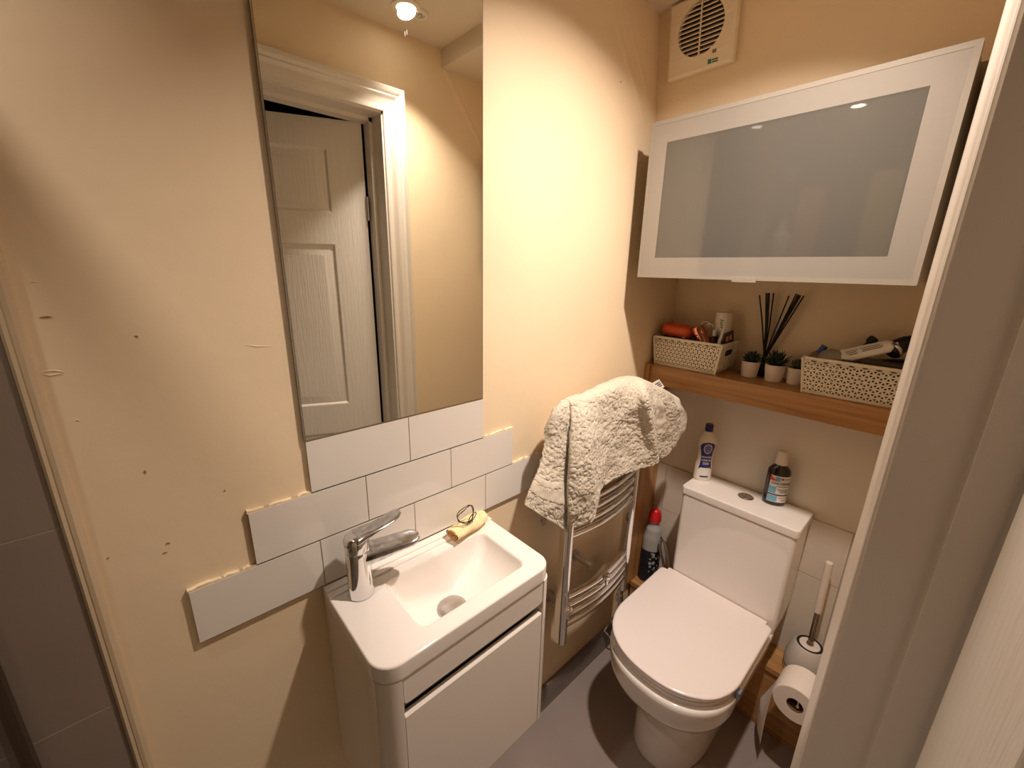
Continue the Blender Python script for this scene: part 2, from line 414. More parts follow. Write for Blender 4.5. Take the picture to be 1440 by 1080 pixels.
b.loft([[L(0, 0, .004), L(DW, 0, .004), L(DW, 0, DH), L(0, 0, DH)], [L(0, DT, .004), L(DW, DT, .004), L(DW, DT, DH), L(0, DT, DH)]], False, True)
dr = struct('door_1', b, 'door', sharp=25)
for hz in (.22, H+.20):
    hb = B(); hb.cyl(L(-.004, -.004, hz-.04), L(-.004, -.004, hz+.04), .0055, n=12)
    part('hinge', hb, 'satin', dr)
# corner trim between paint and taupe tiles, tiles, skirting
b = B()
b.prism([(-.1135, YA), (-.1135, YA-.011), (-.1105, YA-.0135), (-.107, YA-.0115), (-.1055, YA-.0125), (-.101, YA-.0125), (-.0965, YA-.008), (-.0955, YA)], lambda x, y: (x, y, 0), lambda x, y: (x, y, ZC))
struct('trim_3', b, pm('cream_gloss_trim', rgb(196, 176, 148), .3, var=.05, vscale=12), sharp=30)
b = B()
b.mi = 1; b.box(-1.1, -.1135, YT+.0005, YA, 0, ZC); b.mi = 0
z = H-1.54-.003
k = H-.640-.303*3
while k < ZC:
    b.box(-.7, -.1145, YT, YT+.006, max(0.001, k+.0012), min(ZC, k+.303-.0012)); k += .303
b.bevel(.0008, 2)
struct('wall_left_tiles', b, ['gtile', 'grout'])
b = B(); b.box(-.1, XB-.11, YA-.013, YA+.01, 0, .105); b.bevel(.002, 2)
struct('baseboard_left', b, 'skirt')

# shower screen standing at the left end of the mirror wall (its top rail shades the wall)
t = thing('shower_screen', 'green-tinted glass shower screen in a slim dark channel at the left edge of the wall', 'shower screen', (-.207, .70, 0))
b = B(); b.box(-.2165, -.1975, YT-.016, YT-.0005, .005, H+.34); b.bevel(.0015, 2); part('wall_channel', b, pm('bronze_channel', rgb(96, 84, 74), .35, metal=.7), t)
b = B(); b.box(-.2115, -.2035, .10, YT-.012, .01, H+.36); part('glass_pane', b, 'sglass', t)
b = B(); b.box(-.2165, -.1975, .10, YT-.0005, H+.360, H+.422); b.bevel(.003, 2); part('top_rail', b, pm('grey_rail', rgb(150, 142, 134), .35, metal=.6), t)

# ================================================================== WALL FITTINGS
# mirror
MX0, MX1, MZ0, MZ1 = .1875, .5875, H-.3005, H+.70
t = thing('wall_mirror', 'tall frameless mirror fixed above the white tiles', 'mirror', (.3875, YT, MZ0))
b = B(); b.box(MX0+.0025, MX1-.0025, YT-.0008, YT, MZ0+.0025, MZ1-.0025); part('mirror_glass', b, 'mirror', t)
b = B(); b.box(MX0, MX1, YT+.0002, YA-.0005, MZ0, MZ1); part('edge_backing', b, 'medge', t)
b = B()
for px, py in ((569.3, 47.5), (572, 45.5)):
    c = atY(px, py, YT-.0008); b.prism([(.0011*math.cos(2*math.pi*i/8), .0042*math.sin(2*math.pi*i/8)) for i in range(8)], lambda u, v: (c.x+u, c.y, c.z+v), lambda u, v: (c.x+u, c.y-.0006, c.z+v))
    part('paint_speck', b, 'white', t); b = B()
# stepped splashback
t = thing('splashback', 'stepped splashback of glossy white tiles above the basin', 'splashback', (.39, YA, H-.61))
rows = [(H-.4005, H-.3025, [.1885, .390, .5895]), (H-.5025, H-.4035, [.0875, .2905, .4930, .6895]), (H-.6045, H-.5055, [-.0075, .1935, .3940, .5965, .7990])]
b = B()
for z0, z1, xx in rows:
    for x0, x1 in zip(xx, xx[1:]): b.box(x0+.0011, x1-.0011, YT, YA-.0008, z0, z1)
b.bevel(.0012, 2); part('tile_field', b, 'wtile', t)
b = B()
for z0, z1, xx in rows: b.box(xx[0]+.001, xx[-1]-.001, YT+.0011, YA-.0004, z0-.0028, z1+.0028)
part('grout_joints', b, 'wgrout', t)
for (x0, x1, z) in ((-.008, .088, H-.5055), (.087, .188, H-.4035), (.589, .69, H-.4035), (.69, .80, H-.5055)):
    b = B(); n = 14; poly = [(x0, z), (x1, z)] + [(x1+(x0-x1)*i/n, z+.002+.004*random.random()) for i in range(n+1)]
    b.prism(poly, lambda x, zz: (x, YA-.0075, zz), lambda x, zz: (x, YA, zz))
    part('torn_plaster', b, 'plaster', t)

# extractor fan on the leaning wall
tl = math.atan((1.253-1.216)/(ZL+.01-ZB))
def wall_x(z): return 1.253 - (z-ZB)*math.tan(tl)
fc = Vector((wall_x(H+.5985)-.0005, .617, H+.5985))
fm = Matrix.Translation(fc) @ Matrix.Rotation(-tl, 4, 'Y')        # local: -x out of the wall, y left in the photo, z up
FW, FH = .0865, .0845
t = thing('extractor_fan', 'square off-white extractor fan with round louvred grille above the glass cabinet', 'extractor fan', fc)
def F(x, y, z): return fm @ Vector((x, y, z))
b = B(); RG = .060; gz = .010; NR = 48
def ringF(fx, pts): return [F(fx, y, z) for y, z in pts]
sq = []
for i in range(NR):
    a = 2*math.pi*i/NR; c_, s_ = math.cos(a), math.sin(a); ymax, zmax = FW, FH
    k = min(ymax/max(abs(c_), 1e-6), (zmax - gz*(1 if s_ > 0 else -1))/max(abs(s_), 1e-6)); sq.append((k*c_, gz+k*s_))
# snap to true corners
for cyn, czn in ((FW, FH), (-FW, FH), (-FW, -FH), (FW, -FH)):
    i = min(range(NR), key=lambda q: (sq[q][0]-cyn)**2+(sq[q][1]-czn)**2); sq[i] = (cyn, czn)
circ = [(RG*math.cos(2*math.pi*i/NR), gz+RG*math.sin(2*math.pi*i/NR)) for i in range(NR)]
mid = [(a[0]*.93, a[1]*.93) for a in sq]
b.loft([ringF(-.001, sq), ringF(-.020, sq), ringF(-.025, mid), ringF(-.025, circ), ringF(-.008, circ)], True, False)
part('cover_plate', b, 'fanw', t, sharp=30)
b = B(); b.lathe([(RG-.0005, 0), (RG-.0005, .002)], F(-.008, 0, gz), fm.to_3x3() @ Vector((-1, 0, 0)), 32); part('dark_opening', b, 'dark', t)
b = B()
for k in range(12):
    z = gz - RG + (k+.5)*2*RG/12; hw = math.sqrt(max(0, RG**2-(z-gz)**2)) - .0005
    if hw < .01: continue
    b.box(-.0245, -.0095, -hw, hw, -.0009, .0009, fm @ Matrix.Translation((0, 0, z)) @ Matrix.Translation((-.017, 0, 0)) @ Matrix.Rotation(R(-32), 4, 'Y') @ Matrix.Translation((.017, 0, 0)))
b.box(-.0252, -.022, -.0014, .0014, gz-RG+.001, gz+RG-.001, fm)
part('louvre_grille', b, 'fanw', t)
for s_ in (-1, 1):
    b = B(); y0, y1 = sorted((s_*FW*.70, s_*FW*.905)); b.box(-.0252, -.0248, y0, y1, gz-.056, gz+.058, fm)
    for k in range(10):
        z = gz-.052+k*.0115; hw = math.sqrt(max(0, (RG+.004)**2-(z-gz)**2)); y0, y1 = sorted((s_*max(hw, .02), s_*FW*.90)); b.box(-.0260, -.0246, y0, y1, z-.0012, z+.0012, fm)
    part('groove_panel', b, 'fanw', t)

b = B(); b.box(-.0266, -.025, -.046, -.037, -.055, -.048, fm); part('sensor_window', b, pm('grey_sensor', rgb(128, 112, 88), .3), t)
b = B(); b.box(-.0264, -.025, -.062, -.049, -.0535, -.0505, fm); part('indicator_light', b, pm('pale_indicator', rgb(250, 246, 226), .05), t)
b = B()
b.box(-.0262, -.025, -.035, -.027, -.076, -.066, fm); b.box(-.0262, -.025, -.052, -.037, -.0705, -.0675, fm); b.box(-.0262, -.025, -.052, -.037, -.0755, -.0728, fm)
part('maker_badge', b, 'emblem', t, label='small dark green badge')

# ceiling downlights
def downlight(x, y, label, power, cone, tilt=0., turn=0.):
    t = thing('ceiling_downlight', label, 'downlight', (x, y, ZC), 'recessed ceiling downlights')
    b = B(); b.lathe([(.043, 0), (.043, -.003), (.038, -.006), (.030, -.005), (.026, .004), (.026, .012)], (x, y, ZC-.0005), n=32); part('bezel', b, 'white', t)
    b = B(); b.lathe([(.0255, 0), (.0255, -.001)], (x, y, ZC-.0040), n=28); part('lamp_face', b, 'lens', t)
    ld = bpy.data.lights.new('downlight_beam', 'AREA'); ld.shape = 'DISK'; ld.size = .054; ld.spread = R(cone); ld.energy = power; ld.color = LC
    lo = bpy.data.objects.new('downlight_beam', ld); COL.objects.link(lo); lo.parent = t; lo.location = (0, 0, -.0065-.027*math.sin(R(abs(tilt)))); lo.rotation_euler = (R(tilt), 0, R(turn))
    W[lo.name] = W[t.name]
    return t
LC = (1.0, .845, .73)
downlight(.755, .160, 'lit round ceiling downlight in front of the mirror', 9.2, 109, 18.5, -13)
downlight(-.335, .53, 'lit round ceiling downlight on the shower side of the glass screen', 2.8, 96)
t = thing('ceiling_sensor', 'small unlit white ceiling rose next to the lit downlight', 'ceiling fitting', (.80, .160, ZC))
b = B(); b.lathe([(.026, 0), (.026, -.004), (.022, -.008), (.016, -.008), (.013, -.003), (.0, -.003)], (.80, .160, ZC-.0005), n=28); part('ring', b, 'white', t)
b = B(); b.ball((.80, .160, ZC-.0065), .008, sc_=(1, 1, .6)); part('centre_button', b, 'satin', t)

# ================================================================== WALL CABINET
CX = 1.122
c0 = atX(896.2, 389.5, CX); c1 = atX(1385.6, 52.4, CX)
cy0, cy1, cz0, cz1 = c1.y, c0.y, c0.z, c1.z           # right edge, left edge, bottom, top
t = thing('wall_cabinet', 'white wall cabinet with a frosted glass flap door above the oak shelf', 'cabinet', (1.3, (cy0+cy1)/2, cz0))
b = B(); th = .016; xb0, xb1 = CX+.026, XB-.006; a0, a1, z0, z1 = cy0+.003, cy1-.003, cz0+.004, cz1-.004
b.box(xb0, xb1, a0, a0+th, z0, z1); b.box(xb0, xb1, a1-th, a1, z0, z1); b.box(xb0, xb1, a0+th, a1-th, z0, z0+th); b.box(xb0, xb1, a0+th, a1-th, z1-th, z1); b.box(xb1-.006, xb1, a0+th, a1-th, z0+th, z1-th)
part('carcass', b, 'alu', t)
fw = .010
b = B()
outer = lambda x: [(x, y, z) for y, z in rrect(cy0, cy1, cz0, cz1, .0015, 2)]
inner = lambda x: [(x, y, z) for y, z in rrect(cy0+fw, cy1-fw, cz0+fw, cz1-fw, .0005, 2)]
b.loft([inner(CX+.020), outer(CX+.020), outer(CX+.0005), outer(CX) if 0 else [(CX-.0005, p[1], p[2]) for p in outer(CX)], inner(CX-.0005), inner(CX+.0005), inner(CX+.020)], False, False)
fr = part('door_frame', b, 'alu', t, sharp=30)
i0 = atX(921.2, 362.5, CX); i1 = atX(1309, 120, CX); gy0, gy1, gz0, gz1 = atX(1247.8, 360.9, CX).y, atX(938.5, 199.4, CX).y, i0.z, i1.z
rr = lambda x, y0, y1, z0, z1: [(x, y, z) for y, z in ((y0, z0), (y1, z0), (y1, z1), (y0, z1))]
b = B(); b.loft([rr(CX+.004, gy0, gy1, gz0, gz1), rr(CX, gy0, gy1, gz0, gz1), rr(CX, cy0+fw, cy1-fw, cz0+fw, cz1-fw), rr(CX+.004, cy0+fw, cy1-fw, cz0+fw, cz1-fw), rr(CX+.004, gy0, gy1, gz0, gz1)], False, False)
part('glass_border', b, 'gborder', t, label='glossy white painted border of the glass', sharp=20)
b = B(); b.box(CX, CX+.004, gy0, gy1, gz0, gz1); part('glass_pane', b, 'gpane', t, label='grey frosted glass centre')
h0 = atX(1030, 391, CX).y; h1 = atX(1064, 392, CX).y
b = B(); b.box(CX-.004, CX+.004, h1, h0, cz0-.0045, cz0+.0055); b.bevel(.001, 2); part('pull_tab', b, 'alu', t)
# what stands behind the frosted glass
for k, (px, w, h, m, lab, nm, cat) in enumerate(((957, .05, .075, 'peach', 'peach carton blurred behind the frosted glass at its left end', 'carton', 'carton'),
        (1085, .045, .12, 'white', 'white bottle blurred behind the middle of the frosted glass', 'bottle', 'bottle'),
        (1122, .045, .18, 'peach', 'tall peach packet blurred behind the middle of the frosted glass', 'packet', 'packet'),
        (1222, .05, .20, 'yellowc', 'pale yellow packet blurred behind the right of the frosted glass', 'packet', 'packet'))):
    y = atX(px, 340, CX).y; x = CX+.060; zb = z0+th
    b = B()
    if nm == 'bottle': b.lathe([(w*.45, 0), (w*.5, .004), (w*.5, h*.7), (w*.2, h*.82), (w*.2, h)], (x, y, zb), n=18)
    else: b.box(x-w*.5, x+w*.5, y-w*.5, y+w*.5, zb, zb+h); b.bevel(.003, 2)
    solo(nm, b, m, lab, cat, (x, y, zb))

# ================================================================== OAK SHELF, CLADDING AND BOXING
ZS = H-.320; XS = 1.350
t = thing('oak_shelf', 'oak shelf with a deep front lip under the glass cabinet', 'shelf', (XS, .38, ZS-.07))
b = B(); b.box(XS+.018, XB-.005, YD+.001, YA-.0195, ZS-.018, ZS); part('top_board', b, 'oaky', t)
b = B(); b.box(XS, XS+.018, YD+.001, YA-.0195, ZS-.069, ZS+.0); b.bevel(.0012, 2); part('front_lip', b, 'oaky', t)
b = B(); b.box(1.338, XB-.012, YA-.0185, YA-.0005, .268, ZS+.002); b.bevel(.001, 2)
solo('oak_side_panel', b, 'oakz', 'upright oak board on the mirror wall beside the towel rail', 'panel', (1.42, YA-.009, .268))
t = thing('pipe_boxing', 'low oak pipe boxing along the wall behind the toilet', 'boxing', (1.45, .38, 0))
b = B(); b.box(1.395, 1.410, YD+.001, YA-.014, .002, .247); part('front_panel', b, 'oaky', t)
b = B(); b.box(1.388, XB-.011, YD+.001, YA-.0005, .247, .265); b.bevel(.0012, 2); part('top_board', b, 'oaky', t)

# ================================================================== BASKETS
def basket(name, label, x0, x1, y0, y1, z0, h, ntop):
    t = thing(name, label, 'basket', ((x0+x1)/2, (y0+y1)/2, z0), 'perforated cream storage baskets')
    tp = .006
    def tri_wall(P0, P1, hgt, wall, cut=None):
        """perforated wall between base points P0,P1: triangular lattice with a triangular hole in each cell"""
        Lw = (P1-P0).length; n = max(4, round(Lw/.0128)); side = Lw/n; mz = .008; rows_ = max(3, round((hgt-.020)/(side*.866))); rh = (hgt-.020)/rows_
        bb = B()
        def f(u, v):
            p = P0.lerp(P1, u/Lw); o = (p-Vector(((x0+x1)/2, (y0+y1)/2, p.z)))
            return p + Vector((o.x*.08, o.y*.12, 0))*(v/hgt) + Vector((0, 0, v))
        def tri(a, b_, c_, hole=.34):
            cen = ((a[0]+b_[0]+c_[0])/3, (a[1]+b_[1]+c_[1])/3)
            if cut and cut[0] < cen[0] < cut[1] and cut[2] < cen[1] < cut[3]: return
            inn = [(cen[0]+(q[0]-cen[0])*hole, cen[1]+(q[1]-cen[1])*hole) for q in (a, b_, c_)]
            V = [bb.v(f(min(max(q[0], 0), Lw), q[1])) for q in (a, b_, c_)]; I = [bb.v(f(min(max(q[0], 0), Lw), q[1])) for q in inn]
            for i in range(3): bb.face([V[i], V[(i+1) % 3], I[(i+1) % 3], I[i]])
        for r_ in range(rows_):
            v0 = mz+r_*rh; v1 = v0+rh; off = side/2 if r_ % 2 else 0
            for c in range(-1, n+1):
                a, b_ = (c*side+off, v0), ((c+1)*side+off, v0); t_ = (c*side+off+side/2, v1); t2 = ((c+1)*side+off+side/2, v1)
                if a[0] >= -side*.6 and b_[0] <= Lw+side*.6: tri(a, b_, t_, .50)
                if t_[0] >= -side*.6 and t2[0] <= Lw+side*.6: tri(b_, t2, t_, .50)
        for (v0, v1) in ((0, mz), (mz+rows_*rh, hgt)):
            bb.face([bb.v(f(0, v0)), bb.v(f(Lw, v0)), bb.v(f(Lw, v1)), bb.v(f(0, v1))])
        return bb
    C_ = [Vector((x0, y1, z0)), Vector((x0, y0, z0)), Vector((x1, y0, z0)), Vector((x1, y1, z0))]
    for i in range(4):
        P0, P1 = C_[i], C_[(i+1) % 4]; cut = None; Lw = (P1-P0).length
        if i in (1, 3): cut = (Lw*.28, Lw*.72, h*.56, h*.80)
        o = part('side_wall', tri_wall(P0, P1, h, i, cut), 'plastic', t, normals=False, solid=.0018)
        if cut:
            bb = B(); o_ = lambda p, v: p + Vector(((p.x-(x0+x1)/2)*.08, (p.y-(y0+y1)/2)*.12, 0))*(v/h) + Vector((0, 0, v))
            pts = [o_(P0.lerp(P1, u), h*v) for u, v in ((.27, .58), (.30, .55), (.70, .55), (.73, .58), (.73, .80), (.70, .83), (.30, .83), (.27, .80))]
            bb.tube(pts, .0022, 6, closed=True); part('handle_rim', bb, 'plastic', t)
    bb = B(); e = .012
    top = lambda m, dz: [(x, y, z0+h+dz) for x, y in rrect(x0-(x1-x0)*.04-m, x1+(x1-x0)*.04+m, y0-(y1-y0)*.06-m, y1+(y1-y0)*.06+m, .012, 4)]
    bb.loft([top(-.003, -.006), top(.0015, -.006), top(.002, 0), top(-.002, .001), top(-.003, -.006)], False, False); part('rim', bb, 'plastic', t)
    bb = B(); bb.box(x0+.001, x1-.001, y0+.001, y1-.001, z0+.0005, z0+.003); part('base', bb, 'plastic', t)
    for i in range(4):                    # rounded corner posts
        bb = B(); p = C_[i]; q = p + Vector(((p.x-(x0+x1)/2)*.08, (p.y-(y0+y1)/2)*.12, h-.003)); bb.cyl(p+Vector((0, 0, .0005)), q, .003, n=8)
        part('corner_post', bb, 'plastic', t)
    bb = B()
    for k in range(ntop):                  # dark crescents under the rim of the front wall
        y = y0+(k+.5)*(y1-y0)/ntop; n = 8
        poly = [(-.006, .002), (.006, .002)] + [(.006-.012*i/n, -.0012*math.sin(math.pi*i/n)) for i in range(1, n)]
        xx = x0-(x1-x0)*.5*.08*.9-.0016
        bb.prism(poly, lambda u, v: (xx, y+u, z0+h-.0105+v), lambda u, v: (xx+.002, y+u, z0+h-.0105+v))
    part('rim_slots', bb, 'dark', t)
    return t
BZ = ZS+.0003
bh = .088
basket('storage_basket', 'cream perforated basket of toiletries at the left end of the shelf', 1.366, 1.4985, .512, .722, BZ, .102, 9)
basket('storage_basket', 'cream perforated basket holding black gadgets at the right end of the shelf', 1.366, 1.4985, .050, .270, BZ, .102, 8)

# contents of the left basket
zi = BZ+.004
def tilt(o, rx=0, ry=0, rz=0): return Matrix.Translation(o) @ Euler((R(rx), R(ry), R(rz))).to_matrix().to_4x4()
p = atX(953, 461, 1.43)
mt = tilt((1.408, .672, H-.196), 4, -8, 3); b = B(); rings = []
for z_, k in ((-.020, .55), (-.018, .80), (-.010, .97), (-.002, 1.0), (.006, .97), (.013, .86), (.0175, .66), (.0195, .35)):
    rings.append([mt @ Vector((x, y, z_+.003*(1-(y/.056)**2))) for x, y in rrect(-.028*k, .028*k, -.054*(.6+.4*k), .054*(.6+.4*k), .022*k, 6)])
b.loft(rings)
solo('wallet_pouch', b, 'orange', 'bright orange flat case on top of the left basket', 'case', (1.408, .672, H-.205), sharp=85, wn=False)
b = B(); b.box(-.032, .038, -.055, .058, -.048, .046, tilt((1.418, .655, H-.262), 4, 0, 2)); b.bevel(.010, 3)
solo('toiletry_pouch', b, 'darkb', 'dark navy pouch under the orange case in the left basket', 'pouch', (1.418, .655, H-.31))
p = atX(961, 473, 1.395)
b = B(); b.cyl(p+Vector((0, 0, -.045)), p+Vector((0, -.004, .008)), .0082, n=14)
solo('lip_balm', b, 'white', 'small white stick standing at the front of the left basket', 'stick', p+Vector((0, 0, -.045)))
# rose gold canister, tilted
p0 = atX(990, 482, 1.41); p1 = atX(977, 449, 1.41); ax = (p1-p0).normalized()
t = thing('rose_gold_canister', 'shiny rose gold canister leaning in the left basket', 'canister', p0)
b = B(); q0 = p0-ax*.030; b.lathe([(.0225, 0), (.024, .002), (.024, .058), (.0225, .060)], q0, ax, 28); part('body', b, 'copper', t)
b = B(); q1 = q0+ax*.060; b.lathe([(.024, 0), (.0255, .002), (.0255, .024), (.024, .026), (.0215, .026), (.0205, .020), (0, .020)], q1, ax, 28); part('cap', b, 'copper', t)
b = B(); side = ax.cross(Vector((-1, 0, 0))).normalized(); out = side.cross(ax).normalized()
if out.x > 0: out = -out
for k in range(3):
    a = R(-40+40*k); dd = out*math.cos(a)+side*math.sin(a); b.cyl(q0+ax*.020+dd*.0236, q0+ax*.054+dd*.0236, .0014, n=6)
part('dark_stripe', b, 'maroon', t, label='dark vertical stripes')
# spectacles-like wire loops behind it
p = atX(993, 456, 1.46)
b = B()
for k in range(2):
    c = p+Vector((0, -.012*k, -.006*k)); b.tube([c+Vector((.002*math.sin(a), .013*math.cos(a), .008*math.sin(a))) for a in [2*math.pi*i/18 for i in range(18)]], .0011, 6, closed=True)
b.tube([p+Vector((0, .012, 0)), p+Vector((.01, .012, -.03)), p+Vector((.012, .01, -.055))], .0011, 6)
solo('wire_hair_clip', b, 'satin', 'thin wire loops behind the rose gold canister', 'hair clip', p+Vector((0, 0, -.055)))
# white canister
p = atX(1019, 441, 1.462); b0 = Vector((p.x, p.y, zi+.0))
t = thing('white_canister', 'white cylindrical canister standing at the back of the left basket', 'canister', b0)
b = B(); ht = p.z+.004-zi; b.lathe([(.025, 0), (.0262, .003), (.0262, ht-.035), (.025, ht-.033)], b0, n=28); part('body', b, 'white', t)
b = B(); b.lathe([(.025, 0), (.0262, .001), (.0255, .030), (.023, .033), (0, .033)], b0+Vector((0, 0, ht-.033)), n=28); part('lid', b, 'white', t)
# toothbrush
p0 = atX(1010, 482, 1.40); p1 = atX(1018, 462, 1.41); p2 = atX(1018, 452, 1.415)
t = thing('toothbrush', 'white and green toothbrush leaning on the front rim of the left basket', 'toothbrush', p0-Vector((0, 0, .05)))
b = B(); b.tube([p0+Vector((.01, 0, -.05)), p0+Vector((0, 0, -.01)), p0.lerp(p1, .5)+Vector((0, -.002, 0)), p1, p2], [.0045, .005, .0045, .0035, .003], 8); part('handle', b, 'white', t)
b = B()
for k in range(4): b.box(-.003, .003, -.001, .011, -.0012, .0012, tilt(p1.lerp(p2, k/3.)+Vector((0, .002, .001)), 20))
part('bristles', b, 'green', t)
p = atX(1006, 470, 1.42)
t = thing('brown_vial', 'little dark vial with a white neck beside the toothbrush', 'bottle', (p.x, p.y+.003, zi))
hh = p.z-zi
b = B(); b.lathe([(.010, 0), (.011, .002), (.011, hh-.012), (.006, hh-.006)], (p.x, p.y+.003, zi), n=16); part('body', b, 'maroon', t)
b = B(); b.lathe([(.0065, 0), (.0065, .018), (.005, .02)], (p.x, p.y+.003, zi+hh-.006), n=14); part('cap', b, 'pot', t)
t = thing('dark_carton', 'dark carton with pink print standing against the right end wall of the left basket', 'carton', (1.447, .5165, zi))
mt = tilt((1.447, .5165, H-.232), -3, -5, 0)
b = B(); b.box(-.040, .038, -.0045, .0045, -.032, .044, mt); b.bevel(.001, 2); part('box', b, 'maroon', t)
b = B()
for xx in (-.016, .012): b.box(xx-.009, xx+.009, -.0052, -.0042, .018, .034, mt)
part('printed_panel', b, 'pinkp', t)

# contents of the right basket
p0 = atX(1150, 497, 1.43)
t = thing('wrapped_tube', 'clear wrapped tube with a blue cap in the left end of the right basket', 'tube', (p0.x, p0.y, zi))
b = B(); a_ = atX(1153, 503, 1.43); e_ = atX(1190, 506, 1.41)
b.tube([a_+(e_-a_)*q+Vector((0, 0, .008*math.sin(q*3))) for q in (0, .2, .4, .6, .8, 1)], [.013, .019, .021, .018, .020, .012], 12); part('film', b, 'wrap', t)
b = B(); pc = atX(1157, 490, 1.43); b.cyl(pc+Vector((0, .006, -.014)), pc+Vector((.002, -.004, .008)), .0085, n=16); part('cap', b, pm('royal_blue_plastic', rgb(40, 66, 130), .35), t)
p0 = atX(1188, 500, 1.400); p1 = atX(1255, 486, 1.400); ud = (p1-p0).normalized(); wd = Vector((.45, 0, .9)); wd = (wd-ud*wd.dot(ud)).normalized(); nd = ud.cross(wd)
t = thing('white_tube', 'flat white printed tube lying across the top of the right basket', 'tube', p0-Vector((0, 0, .02)))
b = B(); Lt = (p1-p0).length
b.loft([[p0+ud*(Lt*q)+wd*(w*math.cos(a))+nd*(h_*math.sin(a)) for a in [2*math.pi*i/16 for i in range(16)]] for q, w, h_ in ((-.08, .019, .002), (.0, .019, .005), (.5, .018, .010), (.92, .0165, .012), (1.0, .013, .010), (1.04, .009, .007))]); part('body', b, 'white', t)
b = B()
sgn = 1 if nd.x < 0 else -1
def tf(q, w): return p0+ud*(Lt*q)+wd*w+nd*(sgn*(.0055+.0055*min(q*1.6, 1))*math.sqrt(max(.05, 1-(w/.0145)**2))+sgn*.0006)
for k, (q0, q1, w) in enumerate(((.05, .32, .006), (.05, .28, .001), (.36, .80, .006), (.40, .85, .001), (.40, .82, -.003), (.1, .3, -.004))):
    patch(b, lambda u, v: tf(u, v), q0, q1, w-.001, w+.001, 6, 1)
part('print', b, 'ink', t, normals=False)
b = B(); b.cyl(p1+ud*.004, p1+ud*.012, .006, n=12); part('cap', b, 'white', t)
t = thing('black_grooming_case', 'black zip case filling the right end of the right basket', 'case', (1.435, .14, zi))
b = B(); b.box(1.376, 1.478, .058, .200, zi+.001, H-.216); b.bevel(.012, 3); part('case_body', b, 'black', t)
p = atX(1262, 490, 1.41)
t = thing('hair_clipper', 'black hair clipper with a chrome ring at the right end of the right basket', 'clipper', (p.x, p.y, p.z-.03))
b = B(); b.tube([p+Vector((.03, -.03, .022)), p+Vector((.018, -.012, .014)), p+Vector((.006, .0, .004)), p+Vector((-.003, .008, -.004))], [.014, .018, .0205, .0195], 18); part('body', b, 'black', t)
b = B(); ax2 = Vector((-.7, .55, -.5)).normalized(); q = p+Vector((-.002, .005, -.003)); b.lathe([(.0175, -.002), (.0215, 0), (.0225, .004), (.0215, .008), (.017, .009), (.016, .006)], q, ax2, 26); part('ring', b, 'chrome', t)
b = B(); b.lathe([(.0155, 0), (.013, .006), (0, .008)], q+ax2*.006, ax2, 20); part('head', b, 'black', t)
p = atX(1228, 477, 1.47)
b = B(); b.lathe([(.006, -.05), (.006, -.014), (.011, -.011), (.0115, .002), (.009, .006), (0, .007)], p, (.1, -.5, .8), 18)
solo('black_brush_knob', b, 'black', 'small black knob standing up at the back of the right basket', 'knob', p-Vector((0, 0, .05)))
p = atX(1255, 484, 1.47)
b = B(); b.tube([Vector((1.47, .19, H-.235)), Vector((1.472, .12, H-.222)), Vector((1.474, .06, H-.213))], .010, 12)
solo('dark_wand', b, 'black', 'long dark wand lying along the back of the right basket', 'wand', (1.47, .12, H-.235))

# ================================================================== PLANTS AND REEDS
def pot(px, py, x, r0, r1, h, label, kind):
    p = atZ(px, py, ZS); c = Vector((x, atX(px, py, x).y, ZS+.0004))
    t = thing('potted_succulent', label, 'plant', c, 'small succulents in white pots')
    b = B(); b.lathe([(r0*.92, 0), (r0, .001), (r1, h), (r1-.0015, h+.0006), (r1-.003, h-.001), (r1-.004, h-.006), (0, h-.006)], c, n=28); part('pot', b, 'pot', t)
    b = B(); b.lathe([(r1-.0042, 0), (r1-.0042, .002), (0, .003)], c+Vector((0, 0, h-.006)), n=18); part('soil', b, 'soil', t)
    b = B(); rnd = random.Random(px); z0 = c+Vector((0, 0, h-.003))
    def leaf(az, el, ln, w, th):
        ln, w, th = ln*1.45, w*1.4, th*1.4
        d = Vector((math.cos(az)*math.cos(el), math.sin(az)*math.cos(el), math.sin(el))); sd = Vector((-math.sin(az), math.cos(az), 0)); up = sd.cross(d)*-1
        rings = []
        for q, k in ((0, .5), (.3, .95), (.6, 1.), (.85, .55), (1., .06)):
            o = z0+d*(ln*q)+Vector((0, 0, ln*.18*q*q))
            rings.append([o+sd*(w*k*math.cos(a))+up*(th*k*math.sin(a)) for a in [2*math.pi*i/7 for i in range(7)]])
        b.loft(rings)
    if kind == 'rosette':
        for ring, (n, el, ln) in enumerate(((9, 22, .021), (8, 45, .022), (6, 66, .022), (3, 84, .020))):
            for i in range(n): leaf(2*math.pi*(i+.4*ring)/n+rnd.uniform(-.1, .1), R(el+rnd.uniform(-6, 6)), ln*rnd.uniform(.9, 1.1), .0048, .0022)
    elif kind == 'spiky':
        for ring, (n, el, ln) in enumerate(((10, 18, .028), (10, 34, .032), (8, 52, .028), (6, 72, .028))):
            for i in range(n): leaf(2*math.pi*(i+.5*ring)/n+rnd.uniform(-.12, .12), R(el+rnd.uniform(-7, 7)), ln*rnd.uniform(.9, 1.12), .0034, .0018)
    else:
        for i in range(60): leaf(rnd.uniform(0, 6.28), R(rnd.uniform(15, 85)), rnd.uniform(.012, .020), .0035, .002)
    part('leaves', b, 'leaf2' if kind == 'bushy' else 'leaf', t)
pot(1053, 527, 1.444, .0220, .0275, .050, 'rosette succulent in a white pot next to the left basket', 'rosette')
pot(1087, 533, 1.440, .0225, .0285, .052, 'spiky succulent in a white pot in front of the black reeds', 'spiky')
pot(1118, 537, 1.452, .0225, .0265, .050, 'bushy olive succulent in a white pot touching the right basket', 'bushy')
c = Vector((1.487, atX(1071.5, 515, 1.487).y, ZS+.0004))
